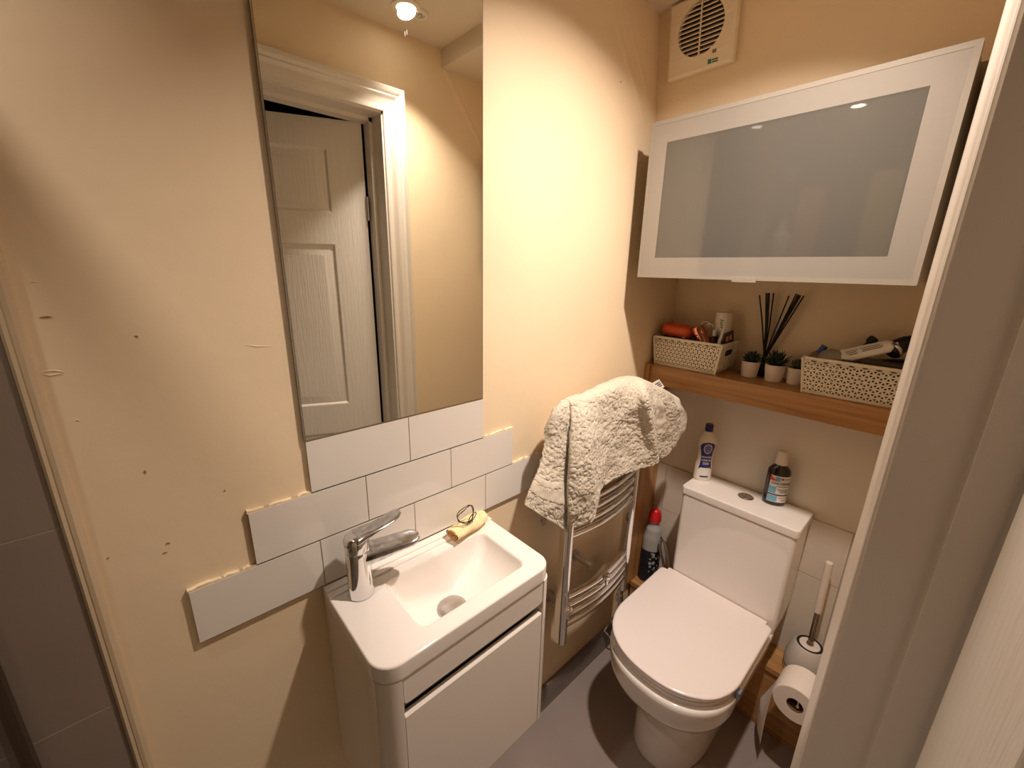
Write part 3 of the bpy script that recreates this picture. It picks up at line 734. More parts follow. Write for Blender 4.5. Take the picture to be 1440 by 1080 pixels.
t = thing('reed_diffuser', 'reed diffuser with tall black reeds behind the middle succulent', 'diffuser', c)
b = B(); b.lathe([(.0175, 0), (.0185, .002), (.0185, .048), (.016, .056), (.010, .060), (.010, .070), (.0085, .070), (.0085, .058), (.0145, .053), (.0168, .047), (.0168, .003), (0, .003)], c, n=28); part('bottle', b, 'bglass', t)
b = B(); b.lathe([(.0165, 0), (.0165, .012), (0, .012)], c+Vector((0, 0, .0035)), n=24); part('oil', b, pm('dark_oil', rgb(40, 44, 58), .1), t)
tops = [(1068, 415), (1077.5, 412), (1080, 412), (1082, 412), (1088, 412), (1109.5, 416), (1120, 413), (1122.5, 414), (1124, 415), (1126, 415.5), (1130.5, 416)]
for k, (px, py) in enumerate(tops):
    tp = atX(px, py, 1.482+.010*math.sin(k*2.1)); mid_ = c+Vector((.004*math.cos(k*1.9), (1097-px)*.00010-.002, .066)); foot = c+Vector((.003*math.cos(k*2.4), .006*math.sin(k*1.7), .006))
    b = B(); b.tube([foot, mid_, mid_.lerp(tp, .5)+Vector((0, (-.002 if px < 1090 else 0.), 0)), tp], .0021, 7); part('reed', b, 'reed', t)

# ================================================================== TOILET
t = thing('toilet', 'white close-coupled toilet with its lid closed', 'toilet', (1.15, .388, 0))
YC = .392
def dring(xf, xb, hw, z, n=20, ys=0., sl=.185, pw=2.25, cr=.012):
    pts = []
    xs_ = min(xf+sl, xb-.03)
    pts += [(xb, YC+ys+hw-cr), (xb-cr*.3, YC+ys+hw-cr*.3), (xb-cr, YC+ys+hw)]
    for i in range(1, 5): pts.append((xb-cr+(xs_-xb+cr)*i/5, YC+ys+hw))
    for i in range(2*n+1):
        a = math.pi/2 + math.pi*i/(2*n)
        c_, s_ = math.cos(a), math.sin(a)
        pts.append((xs_ + (xs_-xf)*math.copysign(abs(c_)**(2/pw), c_), YC+ys+hw*math.copysign(abs(s_)**(2/pw), s_)))
    for i in range(1, 5): pts.append((xs_+(xb-cr-xs_)*i/5, YC+ys-hw))
    pts += [(xb-cr, YC+ys-hw), (xb-cr*.3, YC+ys-hw+cr*.3), (xb, YC+ys-hw+cr)]
    return [(x, y, z) for x, y in pts]
b = B()
b.loft([dring(*a) for a in ((1.002, 1.384, .112, .0006), (.998, 1.384, .115, .012), (1.0, 1.384, .114, .10), (.996, 1.384, .116, .19), (.978, 1.384, .124, .245), (.950, 1.384, .140, .280), (.918, 1.384, .160, .303), (.898, 1.384, .175, .322), (.889, 1.384, .182, .345), (.8845, 1.384, .1875, .400), (.886, 1.384, .1875, .410), (.890, 1.384, .185, .4155), (.897, 1.384, .180, .418))])
part('pan', b, 'cer', t, sharp=50)
b = B(); b.loft([dring(*a) for a in ((.908, 1.325, .176, .4185), (.902, 1.328, .180, .4205), (.899, 1.328, .182, .434), (.903, 1.328, .179, .437))]); part('seat', b, 'seat', t, sharp=50)
b = B(); b.loft([dring(*a) for a in ((.905, 1.325, .178, .440), (.897, 1.328, .1835, .4415), (.892, 1.329, .188, .455), (.8905, 1.329, .189, .4615), (.8925, 1.328, .187, .4648), (.898, 1.326, .183, .4663))]); part('lid', b, 'seat', t, sharp=50)
b = B(); b.box(1.318, 1.346, .225, .558, .4185, .463); b.bevel(.004, 3); part('hinge_bar', b, 'seat', t)
# cistern
cy0_, cy1_ = .199, .554
b = B(); rects = [(1.352, XB-.011, cy0_+.006, cy1_-.004, .4195), (1.350, XB-.011, cy0_+.002, cy1_-.002, .47), (1.350, XB-.011, cy0_, cy1_, .775), (1.352, XB-.011, cy0_+.002, cy1_-.002, .781)]
b.loft([[(x, y, z) for x, y in rrect(a0, a1, q0, q1, [.014, .004, .004, .014], 5)] for a0, a1, q0, q1, z in rects]); part('cistern', b, 'cer', t, sharp=50)
b = B(); rects = [(1.347, XB-.0105, cy0_-.003, cy1_+.003, .783, .012), (1.346, XB-.0105, cy0_-.004, cy1_+.004, .7845, .014), (1.346, XB-.0105, cy0_-.004, cy1_+.004, .8045, .014), (1.3475, XB-.011, cy0_-.0025, cy1_+.0025, .8085, .012), (1.351, XB-.012, cy0_+.001, cy1_-.001, .810, .010)]
b.loft([[(x, y, z) for x, y in rrect(a0, a1, q0, q1, [rd, .004, .004, rd], 5)] for a0, a1, q0, q1, z, rd in rects]); part('cistern_lid', b, 'cer', t, sharp=50)
p = Vector((1.4375, .376, .8102))
b = B(); b.lathe([(.0245, 0), (.0245, .002), (.0225, .0032), (.0205, .0024)], p, n=32); part('flush_ring', b, 'chrome', t)
for s_ in (-1, 1):
    b = B(); n = 14; r_ = .0195
    poly = [(r_*math.cos(R(-90+180*i/n)) , r_*math.sin(R(-90+180*i/n))) for i in range(n+1)]
    poly = [(s_*(a+.0008), c_) for a, c_ in poly]
    b.prism(poly, lambda u, v: p+Vector((v, u, .001)), lambda u, v: p+Vector((v*.96, u*.98, .004))); part('flush_button', b, 'satin', t)
p = atZ(1041, 890+97, .43); p = Vector((1.06, YC-.1885, .425))
b = B(); b.box(-.010, .010, -.006, .004, -.010, .012, Matrix.Translation(p)); b.bevel(.003, 2); part('lid_buffer', b, 'clip', t, label='small blue-grey plastic buffer')

# flexible hose and valve beside the cistern
t = thing('water_supply_hose', 'braided steel hose and valve beside the cistern', 'hose', (1.44, .61, .266))
q0 = atX(930, 757, 1.425); q1 = atX(938, 775, 1.425); q2 = Vector((1.44, .566, .40))
b = B(); b.tube([Vector((1.435, .612, .30)), Vector((1.435, .611, .36)), atX(928, 770, 1.425), q0+Vector((0, 0, .003)), atX(935, 765, 1.425), q1, atX(941, 792, 1.42), Vector((1.42, .580, .36))], .0055, 10); part('hose', b, 'steelhose', t)
b = B(); b.cyl((1.435, .612, .266), (1.435, .612, .30), .009, n=16); b.cyl((1.435, .612, .283), (1.412, .618, .283), .006, n=12); part('valve', b, 'chrome', t)

# ================================================================== BOTTLES
def oval_bottle(o, rot, prof, n=32):
    """prof: (z, a, b, [shift]) ; returns surface function f(u, v, off): u arc from the front centre, v height"""
    o = Vector(o); m = Matrix.Rotation(rot, 3, 'Z')
    def sec(z):
        for (z0, a0, b0), (z1, a1, b1) in zip(prof, prof[1:]):
            if z0 <= z <= z1:
                k = (z-z0)/max(1e-6, z1-z0); k = k*k*(3-2*k); return a0+(a1-a0)*k, b0+(b1-b0)*k
        return prof[-1][1:]
    def P(th, z, off=0.):
        a, b_ = sec(z); x, y = (a+off)*math.sin(th), -(b_+off)*math.cos(th)
        return o + m @ Vector((x, y, 0)) + Vector((0, 0, z))
    def S(u, v, off=.0006): a, b_ = sec(v); return P(u/max(.5*(a+b_), 1e-4), v, off)
    zs_ = []
    for (z0, *_), (z1, *_) in zip(prof, prof[1:]):
        k = max(1, int((z1-z0)/.006)); zs_ += [z0+(z1-z0)*i/k for i in range(k)]
    zs_.append(prof[-1][0])
    rings = [[P(2*math.pi*i/n, z) for i in range(n)] for z in zs_]
    return rings, S
ZL_ = .8104
# cleaner bottle; its label faces half right of the camera
co = Vector((1.449, .532, ZL_)); rot = math.atan2(.67, .60)+R(0)
rot = R(-50)
rings, S = oval_bottle(co, rot, [(0, .027, .019), (.004, .030, .021), (.05, .030, .021), (.085, .0255, .0195), (.115, .026, .020), (.145, .031, .0215), (.158, .030, .021), (.178, .020, .017), (.185, .012, .012), (.188, .011, .011)])
t = thing('cream_cleaner_bottle', 'white bottle of cream cleaner with a navy cap on the left of the cistern lid', 'bottle', co)
b = B(); b.loft(rings); part('body', b, 'plastic', t, sharp=60)
b = B(); b.lathe([(.0125, 0), (.0135, .001), (.0128, .024), (.0115, .026), (0, .026)], co+Vector((0, 0, .1885)), n=26); part('cap', b, 'navy', t)
b = B(); n = 22
def lab_w(v):
    k = (v-.012)/(.152-.012)
    base = .0235-.007*math.sin(math.pi*min(1, max(0, (k-.15)/.7)))
    if k > .86: base *= math.sqrt(max(0., 1-((k-.86)/.14)**2))
    return base
b.mi = 0; b.grid(lambda i, j: S((2*i-1)*lab_w(.048+(.152-.048)*j), .048+(.152-.048)*j), 10, 24)
b.mi = 1; b.grid(lambda i, j: S((2*i-1)*lab_w(.012+.036*j), .012+.036*j), 10, 8)
for k in range(4):   # bubbly border between the white and the navy part
    u = -.0115+k*.0077; b.grid(lambda i, j: S(u+.0048*j*math.cos(2*math.pi*i), .049+.0052*j*math.sin(2*math.pi*i), .0010), 14, 1)
b.mi = 2; b.grid(lambda i, j: S(.0105*j*math.cos(2*math.pi*i), .127+.0165*j*math.sin(2*math.pi*i), .0010), 24, 2)
b.mi = 1; b.grid(lambda i, j: S((.0105+.0016*j)*math.cos(2*math.pi*i), .127+(.0165+.002*j)*math.sin(2*math.pi*i), .0012), 28, 1)
b.mi = 0; b.grid(lambda i, j: S((2*i-1)*.0125, .016+.006*j, .0010), 6, 1)
part('label', b, ['navylab', 'wlab', 'lilac'], t, normals=False, doclean=False)
b = B()
for s_, v, sz in (('BAR', .135, .0065), ('KEEPERS', .1275, .0050), ('FRIEND', .1195, .0052)): add_text(b, s_, sz, lambda u, v_: S(u, v_, .0016), 0, v, True)
part('emblem_lettering', b, 'navylab', t, normals=False, doclean=False)
b = B()
for s_, v, sz in (('POWER', .0945, .0085), ('CREAM', .0825, .0085)): add_text(b, s_, sz, lambda u, v_: S(u, v_, .0012), 0, v, True)
for v in (.073, .068): patch(b, lambda u, v_: S(u, v_, .0012), -.009, .009, v-.001, v+.001, 6, 1)
part('lettering', b, 'wlab', t, normals=False, doclean=False)
# mouthwash
co = Vector((1.470, .303, ZL_)); rot = R(-66)
rings, S = oval_bottle(co, rot, [(0, .030, .021), (.004, .0325, .0235), (.012, .033, .024), (.112, .033, .024), (.122, .031, .0225), (.132, .023, .019), (.138, .0145, .0145), (.142, .0135, .0135)])
t = thing('mouthwash_bottle', 'dark brown mouthwash bottle with a white cap on the right of the cistern lid', 'bottle', co)
b = B(); b.loft(rings); part('body', b, 'amber', t, sharp=60)
b = B(); b.lathe([(.0175, 0), (.018, .001), (.018, .004), (.0165, .0045), (.0165, .0055), (.0175, .006), (.0145, .042), (.0125, .0445), (0, .0445)], co+Vector((0, 0, .1405)), n=28); part('cap', b, 'white', t)
b = B(); uo = .006
b.mi = 0; patch(b, lambda u, v: S(u+uo, v, .0005), -.029, .036, .014, .106, 20, 4)
b.mi = 1; patch(b, lambda u, v: S(u+uo, v, .0009), -.029, -.010, .045, .068, 8, 2); patch(b, lambda u, v: S(u+uo, v, .0009), -.029, -.004, .016, .036, 8, 2); patch(b, lambda u, v: S(u+uo, v, .0009), -.016, -.004, .088, .102, 6, 2)
b.mi = 2; patch(b, lambda u, v: S(u+uo, v, .0010), -.029, .036, .038, .0425, 20, 1)
b.mi = 3; b.grid(lambda i, j: S(uo-.029+.020*i*(1-j), .088+.018*j, .0012), 6, 6)
b.mi = 4; patch(b, lambda u, v: S(u+uo, v, .0009), .0, .030, .028, .032, 8, 1)
b.mi = 5; b.grid(lambda i, j: S(uo+.001+.0035*j*math.cos(2*math.pi*i), .097+.003*j*math.sin(2*math.pi*i), .0012), 14, 1)
for u0, u1, v in ((.006, .022, .097), (-.012, .026, .070), (-.008, .024, .0605), (-.004, .024, .0555), (.0, .022, .0505), (.006, .024, .022)): patch(b, lambda u, v_: S(u+uo, v_, .0011), u0, u1, v-.0009, v+.0009, 8, 1)
part('label', b, ['wlab', 'blue', 'dblue', 'redp', 'pinkp', 'ink'], t, normals=False, doclean=False)
b = B(); add_text(b, 'CHLORHEX', .0105, lambda u, v: S(u+uo, v, .0014), .004, .080, True); part('lettering', b, 'dblue', t, normals=False, doclean=False)
# toilet cleaner with a red cap in the corner
co = Vector((1.455, .6895, .2654))
t = thing('toilet_cleaner_bottle', 'grey bottle with a dark label and red cap on the oak boxing in the corner', 'bottle', co)
rings, S = oval_bottle(co, R(-55), [(0, .036, .028), (.005, .039, .030), (.09, .039, .030), (.20, .038, .029), (.245, .031, .026), (.27, .021, .020), (.285, .018, .018), (.295, .017, .017)])
b = B(); b.loft(rings); part('body', b, 'greyb', t, sharp=60)
b = B(); b.lathe([(.020, 0), (.0255, .002), (.025, .026), (.020, .044), (.012, .052), (0, .053)], co+Vector((-.002, 0, .288)), n=26); part('cap', b, 'red', t)
b = B(); patch(b, lambda u, v: S(u, v, .0006), -.055, .055, .006, .155, 28, 4)
b.mi = 1
rnd = random.Random(5)
for k in range(26):
    u, v = rnd.uniform(-.004, .034), rnd.uniform(.055, .15); r_ = rnd.uniform(.002, .006)
    b.grid(lambda i, j: S(u+r_*j*math.cos(2*math.pi*i), v+r_*1.3*j*math.sin(2*math.pi*i), .0009+.00001*k), 8, 1)
part('label', b, ['darkb', 'greyb'], t, normals=False, doclean=False, label='blue-black label with pale marbling')

# toilet brush
co = Vector((1.448, .118, .2654))
t = thing('toilet_brush', 'white toilet brush in a squat round holder on the oak boxing', 'toilet brush', co)
b = B(); b.lathe([(.052, 0), (.0555, .004), (.0575, .020), (.058, .026)], co, n=36); part('holder_base', b, 'pot', t)
b = B(); b.lathe([(.0585, 0), (.0585, .003)], co+Vector((0, 0, .026)), n=36); part('seam_ring', b, 'black', t)
b = B(); b.lathe([(.058, 0), (.0595, .014), (.058, .038), (.053, .060), (.046, .078), (.0395, .090), (.037, .092), (.0355, .088), (.034, .07)], co+Vector((0, 0, .029)), n=36); part('holder', b, pm('warm_grey_plastic', rgb(206, 198, 190), .35), t)
b = B(); b.lathe([(.0365, 0), (.0355, .003), (.0295, .003), (.0295, 0)], co+Vector((0, 0, .118)), n=32); part('black_collar', b, 'black', t)
b = B(); b.lathe([(.0285, 0), (.0285, .004), (.026, .0055), (.009, .0062), (0, .0062)], co+Vector((0, 0, .116)), n=32); part('splash_lid', b, 'pot', t)
hd = Vector((.012, .006, .315)).normalized(); h0 = co+Vector((0, 0, .121))
b = B(); b.cyl(h0, h0+hd*.125, .0075, n=18); b.lathe([(.0105, 0), (.009, .006), (.0075, .008)], h0+Vector((0, 0, .001)), n=18); part('shaft', b, pm('tarnished_steel', (.30, .26, .22), .3, metal=1.), t)
b = B(); b.lathe([(.0095, 0), (.0105, .003), (.0108, .175), (.0095, .181), (0, .1815)], h0+hd*.122, hd, 20); part('grip', b, 'pot', t)

# toilet roll and holder
ra = Vector((1.243, .098, H-1.215)); RO, RI, RLn = .058, .0215, .100
t = thing('toilet_roll', 'white toilet roll with a loose sheet hanging down beside the door frame', 'toilet roll', ra)
b = B(); n = 48
prof = [(RI, 0), (RI+.001, -.0002), (RO-.002, 0), (RO, .002), (RO, RLn-.002), (RO-.002, RLn), (RI, RLn), (RI, 0)]
rings = [[ra+Vector((h, r_*math.cos(2*math.pi*i/n), r_*math.sin(2*math.pi*i/n))) for i in range(n)] for r_, h in prof]
b.loft(rings, False, False); part('paper', b, 'paper', t)
b = B(); rings = [[ra+Vector((h, r_*math.cos(2*math.pi*i/n), r_*math.sin(2*math.pi*i/n))) for i in range(n)] for r_, h in ((RI, .0004), (RI-.0012, .0004), (RI-.0012, RLn-.0004), (RI, RLn-.0004), (RI, .0004))]
b.loft(rings, False, False); part('core', b, 'card', t)
b = B()
def sheet(i, j):
    v = j*.235; x = ra.x+.001+(RLn-.002)*i
    bow = .010*math.sin(v*14)+.006*math.sin(i*3.1)*(v/.2)
    return (x+.012*j*j, ra.y+RO+.0006+bow*.5-.004*math.sin(j*3.14)+.040*i*min(1, j*1.5)**1.3, ra.z-v+(.004*math.sin(i*9) if j > .97 else 0))
b.grid(sheet, 12, 26); part('loose_sheet', b, 'paper', t, solid=.0006)
t = thing('toilet_roll_holder', 'chrome toilet roll arm on the door wall holding the roll', 'holder', (1.37, YD, ra.z))
b = B(); b.lathe([(.022, 0), (.022, .006), (.012, .010), (.009, .012)], (1.368, YD+.0005, ra.z+.012), (0, 1, 0), 24); b.tube([(1.368, YD+.01, ra.z+.012), (1.368, ra.y-.012, ra.z+.012), (1.367, ra.y-.006, ra.z+.0125), (1.360, ra.y-.004, ra.z+.0125), (1.30, ra.y-.004, ra.z+.0125), (1.262, ra.y-.004, ra.z+.0115)], .0045, 12); part('arm', b, 'chrome', t)
b = B(); b.ball((1.258, ra.y-.004, ra.z+.0095), .0058); b.ball((1.254, ra.y-.006, ra.z-.006), .0065); b.cyl((1.258, ra.y-.004, ra.z+.010), (1.255, ra.y-.006, ra.z-.006), .0032); part('end_knob', b, 'chrome', t)

# ================================================================== BASIN AND VANITY
ZR = H-.615
BX0, BX1, BY0, BY1 = .188, .590, .494, YA-.009
t = thing('wash_basin', 'small rectangular white basin with rounded front corners on the vanity unit', 'basin', (.39, .62, ZR-.03))
b = B(); k = 8
fr_ = [.042, .036, .002, .002]
O = lambda m, z: [(x, y, z) for x, y in rrect(BX0+m, BX1-m, BY0+m, BY1, [max(.001, q-m) for q in fr_], k)]
HX0, HX1, HY0, HY1 = .287, .540, .532, .682
I = lambda m, z, r, sx=0., bx=0.: [(x, y, z) for x, y in rrect(HX0+m+sx, HX1-m-bx, HY0+m, HY1-m, r, k)]
b.loft([O(.004, ZR-.034), O(.0005, ZR-.033), O(0, ZR-.030), O(0, ZR-.004), O(.0012, ZR-.001), O(.004, ZR), I(-.004, ZR, .018), I(-.001, ZR-.0012, .016), I(.001, ZR-.006, .016), I(.007, ZR-.035, .020), I(.014, ZR-.062, .026, .0, .020), I(.026, ZR-.080, .030, .004, .045), I(.042, ZR-.089, .030, .012, .06), I(.058, ZR-.093, .016, .02, .06)], False, True)
part('bowl', b, 'cer', t, sharp=50)
b = B(); b.box(BX0, BX1, .704, YA-.0092, ZR-.001, ZR+.004); b.bevel(.002, 3); b2 = b
b.box(BX0, BX1, .718, YA-.0092, ZR+.003, ZR+.008)
b.bevel(.0015, 2)
part('back_ledge', b, 'cer', t)
dp = atZ(636, 852, ZR-.088)
b = B(); b.lathe([(.0325, 0), (.0325, .003), (.030, .0055), (.020, .0075), (0, .008)], (dp.x, dp.y, ZR-.0925), n=32); part('waste_plug', b, 'satin', t, label='grey metal waste plug')

t = thing('vanity_unit', 'glossy white wall-hung vanity unit with one door under the basin', 'vanity unit', (.39, .62, ZR-.44))
VX0, VX1, VY0, VY1, VZ0, VZ1 = .1895, .5885, .4955, YA-.0005, ZR-.440, ZR-.0350
b = B(); pw_ = .0385
def post(x0, x1, r4): return [[(x, y, z) for x, y in rrect(x0, x1, VY0, VY0+.06, r4, 8)] for z in (VZ0, VZ1)]
b.loft(post(VX0, VX0+pw_, [.0375, .001, .001, .001])); b.loft(post(VX1-.0245, VX1, [.001, .0235, .001, .001]))
b.box(VX0, VX0+.018, VY0+.06, VY1, VZ0, VZ1); b.box(VX1-.018, VX1, VY0+.06, VY1, VZ0, VZ1)
b.box(VX0+.018, VX1-.018, VY0+.02, VY1, VZ0, VZ0+.018); b.box(VX0+.018, VX1-.018, VY1-.012, VY1, VZ0+.018, VZ1-.10)
part('carcass', b, 'lacq', t, sharp=30)
DX0, DX1 = VX0+pw_+.0015, VX1-.026
b = B(); zf0 = ZR-.092
poly = [(DX0, VZ1-.001)] + [(DX0, zf0+.004), (DX0+.004, zf0)] + [(DX0+.012, zf0-.001)] + [(DX1-.02, zf0-.001), (DX1-.006, zf0), (DX1, zf0+.004)] + [(DX1, VZ1-.001)]
b.prism(poly, lambda x, z: (x, VY0+.0015, z), lambda x, z: (x, VY0+.018, z)); b.bevel(.001, 2); part('top_rail', b, 'lacq', t)
b = B(); b.box(DX0, DX1, VY0+.034, VY0+.040, zf0-.05, VZ1-.002); part('finger_recess', b, 'lacq', t)
b = B(); zd1 = ZR-.119
dprof = [(VY0+.001, VZ0+.001), (VY0+.001, zd1-.003), (VY0+.0035, zd1-.0005), (VY0+.007, zd1), (VY0+.014, zd1-.002), (VY0+.019, zd1-.010), (VY0+.019, VZ0+.001)]
b.prism(dprof, lambda y, z: (DX0, y, z), lambda y, z: (DX1, y, z)); b.bevel(.0008, 2); part('door', b, 'lacq', t, sharp=30)

# tap
tb = Vector((.242, .684, ZR+.0006))
t = thing('basin_tap', 'chrome single-lever mixer tap at the left end of the basin', 'tap', tb)
sd_ = Vector((.955, -.295, 0)).normalized(); sp = (Vector((-sd_.y, sd_.x, 0))+Vector((0, 0, .30))).normalized()
b = B(); b.lathe([(.0245, 0), (.0255, .002), (.0245, .006), (.0235, .05), (.0225, .088), (.0228, .096), (.0215, .098)], tb, n=36); part('body', b, 'chrome', t, sharp=60)
b = B(); so = tb+Vector((0, 0, .086)); rings = []
for q, w, zt_, zb_ in ((.006, .020, .010, -.016), (.02, .021, .010, -.015), (.045, .0205, .011, -.010), (.075, .0195, .0125, -.003), (.098, .0185, .0135, .002), (.110, .0145, .0135, .003), (.1165, .007, .013, .005)):
    o = so+sd_*q; ring = []
    for i in range(16):
        a = 2*math.pi*i/16; c_, s_ = math.cos(a), math.sin(a); e_ = .55
        ring.append(o+sp*(w*math.copysign(abs(c_)**e_, c_))+Vector((0, 0, (zt_+zb_)/2+(zt_-zb_)/2*math.copysign(abs(s_)**e_, s_))))
    rings.append(ring)
b.loft(rings); part('spout', b, 'schrome', t, sharp=60)
b = B(); b.cyl(so+sd_*.100+Vector((0, 0, -.006)), so+sd_*.100+Vector((0, 0, .003)), .0095, n=20); part('aerator', b, 'satin', t)
b = B(); ho = tb+Vector((0, 0, .099)); b.lathe([(.0225, 0), (.0232, .002), (.0235, .018), (.022, .026), (.016, .031), (0, .033)], ho, n=36); hc = part('lever_hub', b, 'chrome', t, sharp=60)
b = B(); ld = Vector((.95, -.24, .20)).normalized(); lp = Vector((-ld.y, ld.x, 0)).normalized(); lp = (lp+Vector((0, 0, .12))).normalized(); lp = (lp-ld*lp.dot(ld)).normalized(); lu = ld.cross(lp); lo = ho+Vector((0, 0, .026)); rings = []
for q, w, h_, dz in ((-.023, .010, .004, -.004), (-.017, .019, .007, -.003), (.0, .0235, .0085, -.001), (.016, .0205, .0075, .001), (.032, .0175, .0045, .003), (.052, .0170, .0035, .006), (.070, .0165, .003, .010), (.080, .0135, .0025, .012), (.0855, .006, .002, .013)):
    o = lo+ld*q+Vector((0, 0, dz)); rings.append([o+lp*(w*math.cos(2*math.pi*i/16))+lu*(h_*math.sin(2*math.pi*i/16)) for i in range(16)])
b.loft(rings); part('lever', b, 'schrome', t, sharp=60)

# rolled cloth and hair tie on the back ledge
e0 = atZ(629, 752, ZR+.018); e1 = atZ(676, 738, ZR+.018)
e0 = Vector((.460, .690, ZR+.022)); e1 = Vector((.571, .711, ZR+.022)); ud = (e1-e0).normalized(); vd = Vector((-ud.y, ud.x, 0))
t = thing('rolled_cloth', 'rolled pale yellow cloth lying on the back corner of the basin', 'cloth', (e0+e1)/2-Vector((0, 0, .013)))
b = B(); rings = []; n = 40; ns = 26
for i in range(ns+1):
    q = i/ns; o = e0.lerp(e1, q); kk = 1-.10*math.cos(q*6.3)+.05*math.sin(q*11)-(.22*(max(0, q-.93)/.07)); ring = []
    for j in range(n):
        a = 2*math.pi*j/n; rad = kk*(1+.09*math.sin(3*a+q*2.5)+.10*math.sin(2*a+1)+.05*noise.noise(Vector((q*8, math.cos(a)*3, math.sin(a)*3))))
        groove = .22*math.exp(-((math.sin((a-2.0-q*.2)/2))/.10)**2)
        ring.append(o+vd*(.0195*rad*(1-groove)*math.cos(a))+Vector((0, 0, .0130*rad*(1-groove)*math.sin(a))))
    rings.append(ring)
b.loft(rings, False, True); part('roll', b, 'cloth', t, sharp=80)
b = B(); pts = []
for i in range(46):
    a = i*.32; r_ = .0155*(1-i/52); pts.append(e0+ud*.0015+vd*(r_*1.0*math.cos(a))+Vector((0, 0, r_*.72*math.sin(a))))
b.tube(pts, .0022, 6); part('rolled_end', b, 'clothend', t, label='tan spiral end of the roll')
hc_ = atY(654, 724, .722); hc_ = atY(654, 722, .694)
def loop(fr0, fr1, wob, ph): return [hc_ + Vector((-.0225*math.cos(a)*(1+.06*math.sin(2*a+ph)), -.004+.012*math.cos(a*2+ph)*.3+wob*math.sin(a), .0215*math.sin(a)*(1+.05*math.cos(3*a+ph)))) for a in [2*math.pi*i/40 for i in range(40)]]
b = B(); b.tube(loop(0, 0, .002, 0), .00115, 6, closed=True); b.tube([p+Vector((.0014*math.sin(i*.5), -.0015, .0012*math.cos(i*.4))) for i, p in enumerate(loop(0, 0, -.002, .7))], .0011, 6, closed=True)
k_ = hc_+Vector((.015, -.006, -.013)); b.tube([k_+Vector((.0105*math.cos(a)+.003*math.sin(a), -.002, .0095*math.sin(a)+.004*math.cos(a))) for a in [2*math.pi*i/24 for i in range(24)]], .0011, 6, closed=True)
solo('hair_tie', b, 'black', 'thin black hair tie standing on the rolled cloth against the tiles', 'hair tie', hc_-Vector((0, 0, .02)))

# ================================================================== TOWEL RAIL
t = thing('towel_rail', 'curved chrome heated towel rail on the mirror wall', 'towel rail', (1.01, .70, H-1.15))
XLp, XRp, YP = .846, 1.192, .665
ZT, ZBt = H-.398, H-1.150
for x in (XLp, XRp):
    b = B(); w = .0165
    sec = [(x+w*math.cos(a), YP-.006-.017*math.sin(a)) for a in [math.pi*i/10 for i in range(11)]] + [(x-w, YP+.012), (x-w+.003, YP+.015), (x+w-.003, YP+.015), (x+w, YP+.012)]
    if x == XRp: sec = [(x+(px_-x)*.8, py_) for px_, py_ in sec]
    b.prism(sec, lambda u, v: (u, v, ZBt), lambda u, v: (u, v, ZT)); b.bevel(.0012, 2, 50); part('post', b, 'chrome', t, sharp=30)
BZs = [H-.420, H-.455, H-.490, H-.525, H-.655, H-.690, H-.725, H-.760, H-.985, H-1.020, H-1.055, H-1.090]
for z in BZs:
    b = B(); pts = []
    for i in range(17):
        q = i/16; pts.append((XLp+(XRp-XLp)*q, YP-.004-.020*math.sin(math.pi*q), z))
    b.tube(pts, .0118, 14); part('bar', b, 'chrome', t, sharp=60)
for x, z in ((1.00, H-.955), (.875, H-1.05), (1.16, H-.62)):
    b = B(); b.cyl((x, YA-.0006, z), (x, YA-.008, z), .020, n=22); b.cyl((x, YA-.008, z), (x, YP+.005, z), .011, n=18); part('wall_bracket', b, 'satin', t)
for px, py in ((858, 813), (803, 861)):
    p = atY(px, py, .612); b = B(); b.lathe([(.012, 0), (.013, .003), (.012, .012), (.007, .016), (0, .017)], p+Vector((0, .016, 0)), (0, -1, 0), 18); b.cyl(p+Vector((.0, .012, .012)), p+Vector((.0, .012, -.03)), .006); part('clamp', b, 'chrome', t)
b = B(); b.cyl((XRp, YP, ZBt-.03), (XRp, YP, ZBt+.002), .011, n=18); b.cyl((XRp, YP, ZBt-.055), (XRp, YP, ZBt-.03), .016, .013, n=18); part('heating_element', b, 'satin', t)
b = B(); pts = [Vector((XRp, YP, ZBt-.05)), Vector((XRp, YP+.004, ZBt-.12)), atY(859, 872, .715), atY(853, 882, .722), atY(850, 888, .725), atY(855, 893, .718), Vector((1.27, .66, .012)), Vector((1.32, .62, .006)), Vector((1.36, .56, .006))]
pts[2].z = max(.02, pts[2].z)
cr = []
for i in range(len(pts)-1):
    p0, p1, p2, p3 = pts[max(0, i-1)], pts[i], pts[i+1], pts[min(len(pts)-1, i+2)]
    for k in range(6):
        q = k/6; cr.append(.5*((2*p1)+(p2-p0)*q+(2*p0-5*p1+4*p2-p3)*q*q+(3*p1-p0-3*p2+p3)*q**3))
cr.append(pts[-1])
for c in cr: c.z = max(c.z, .005)
b.tube(cr, .003, 8); part('cable', b, 'cable', t)

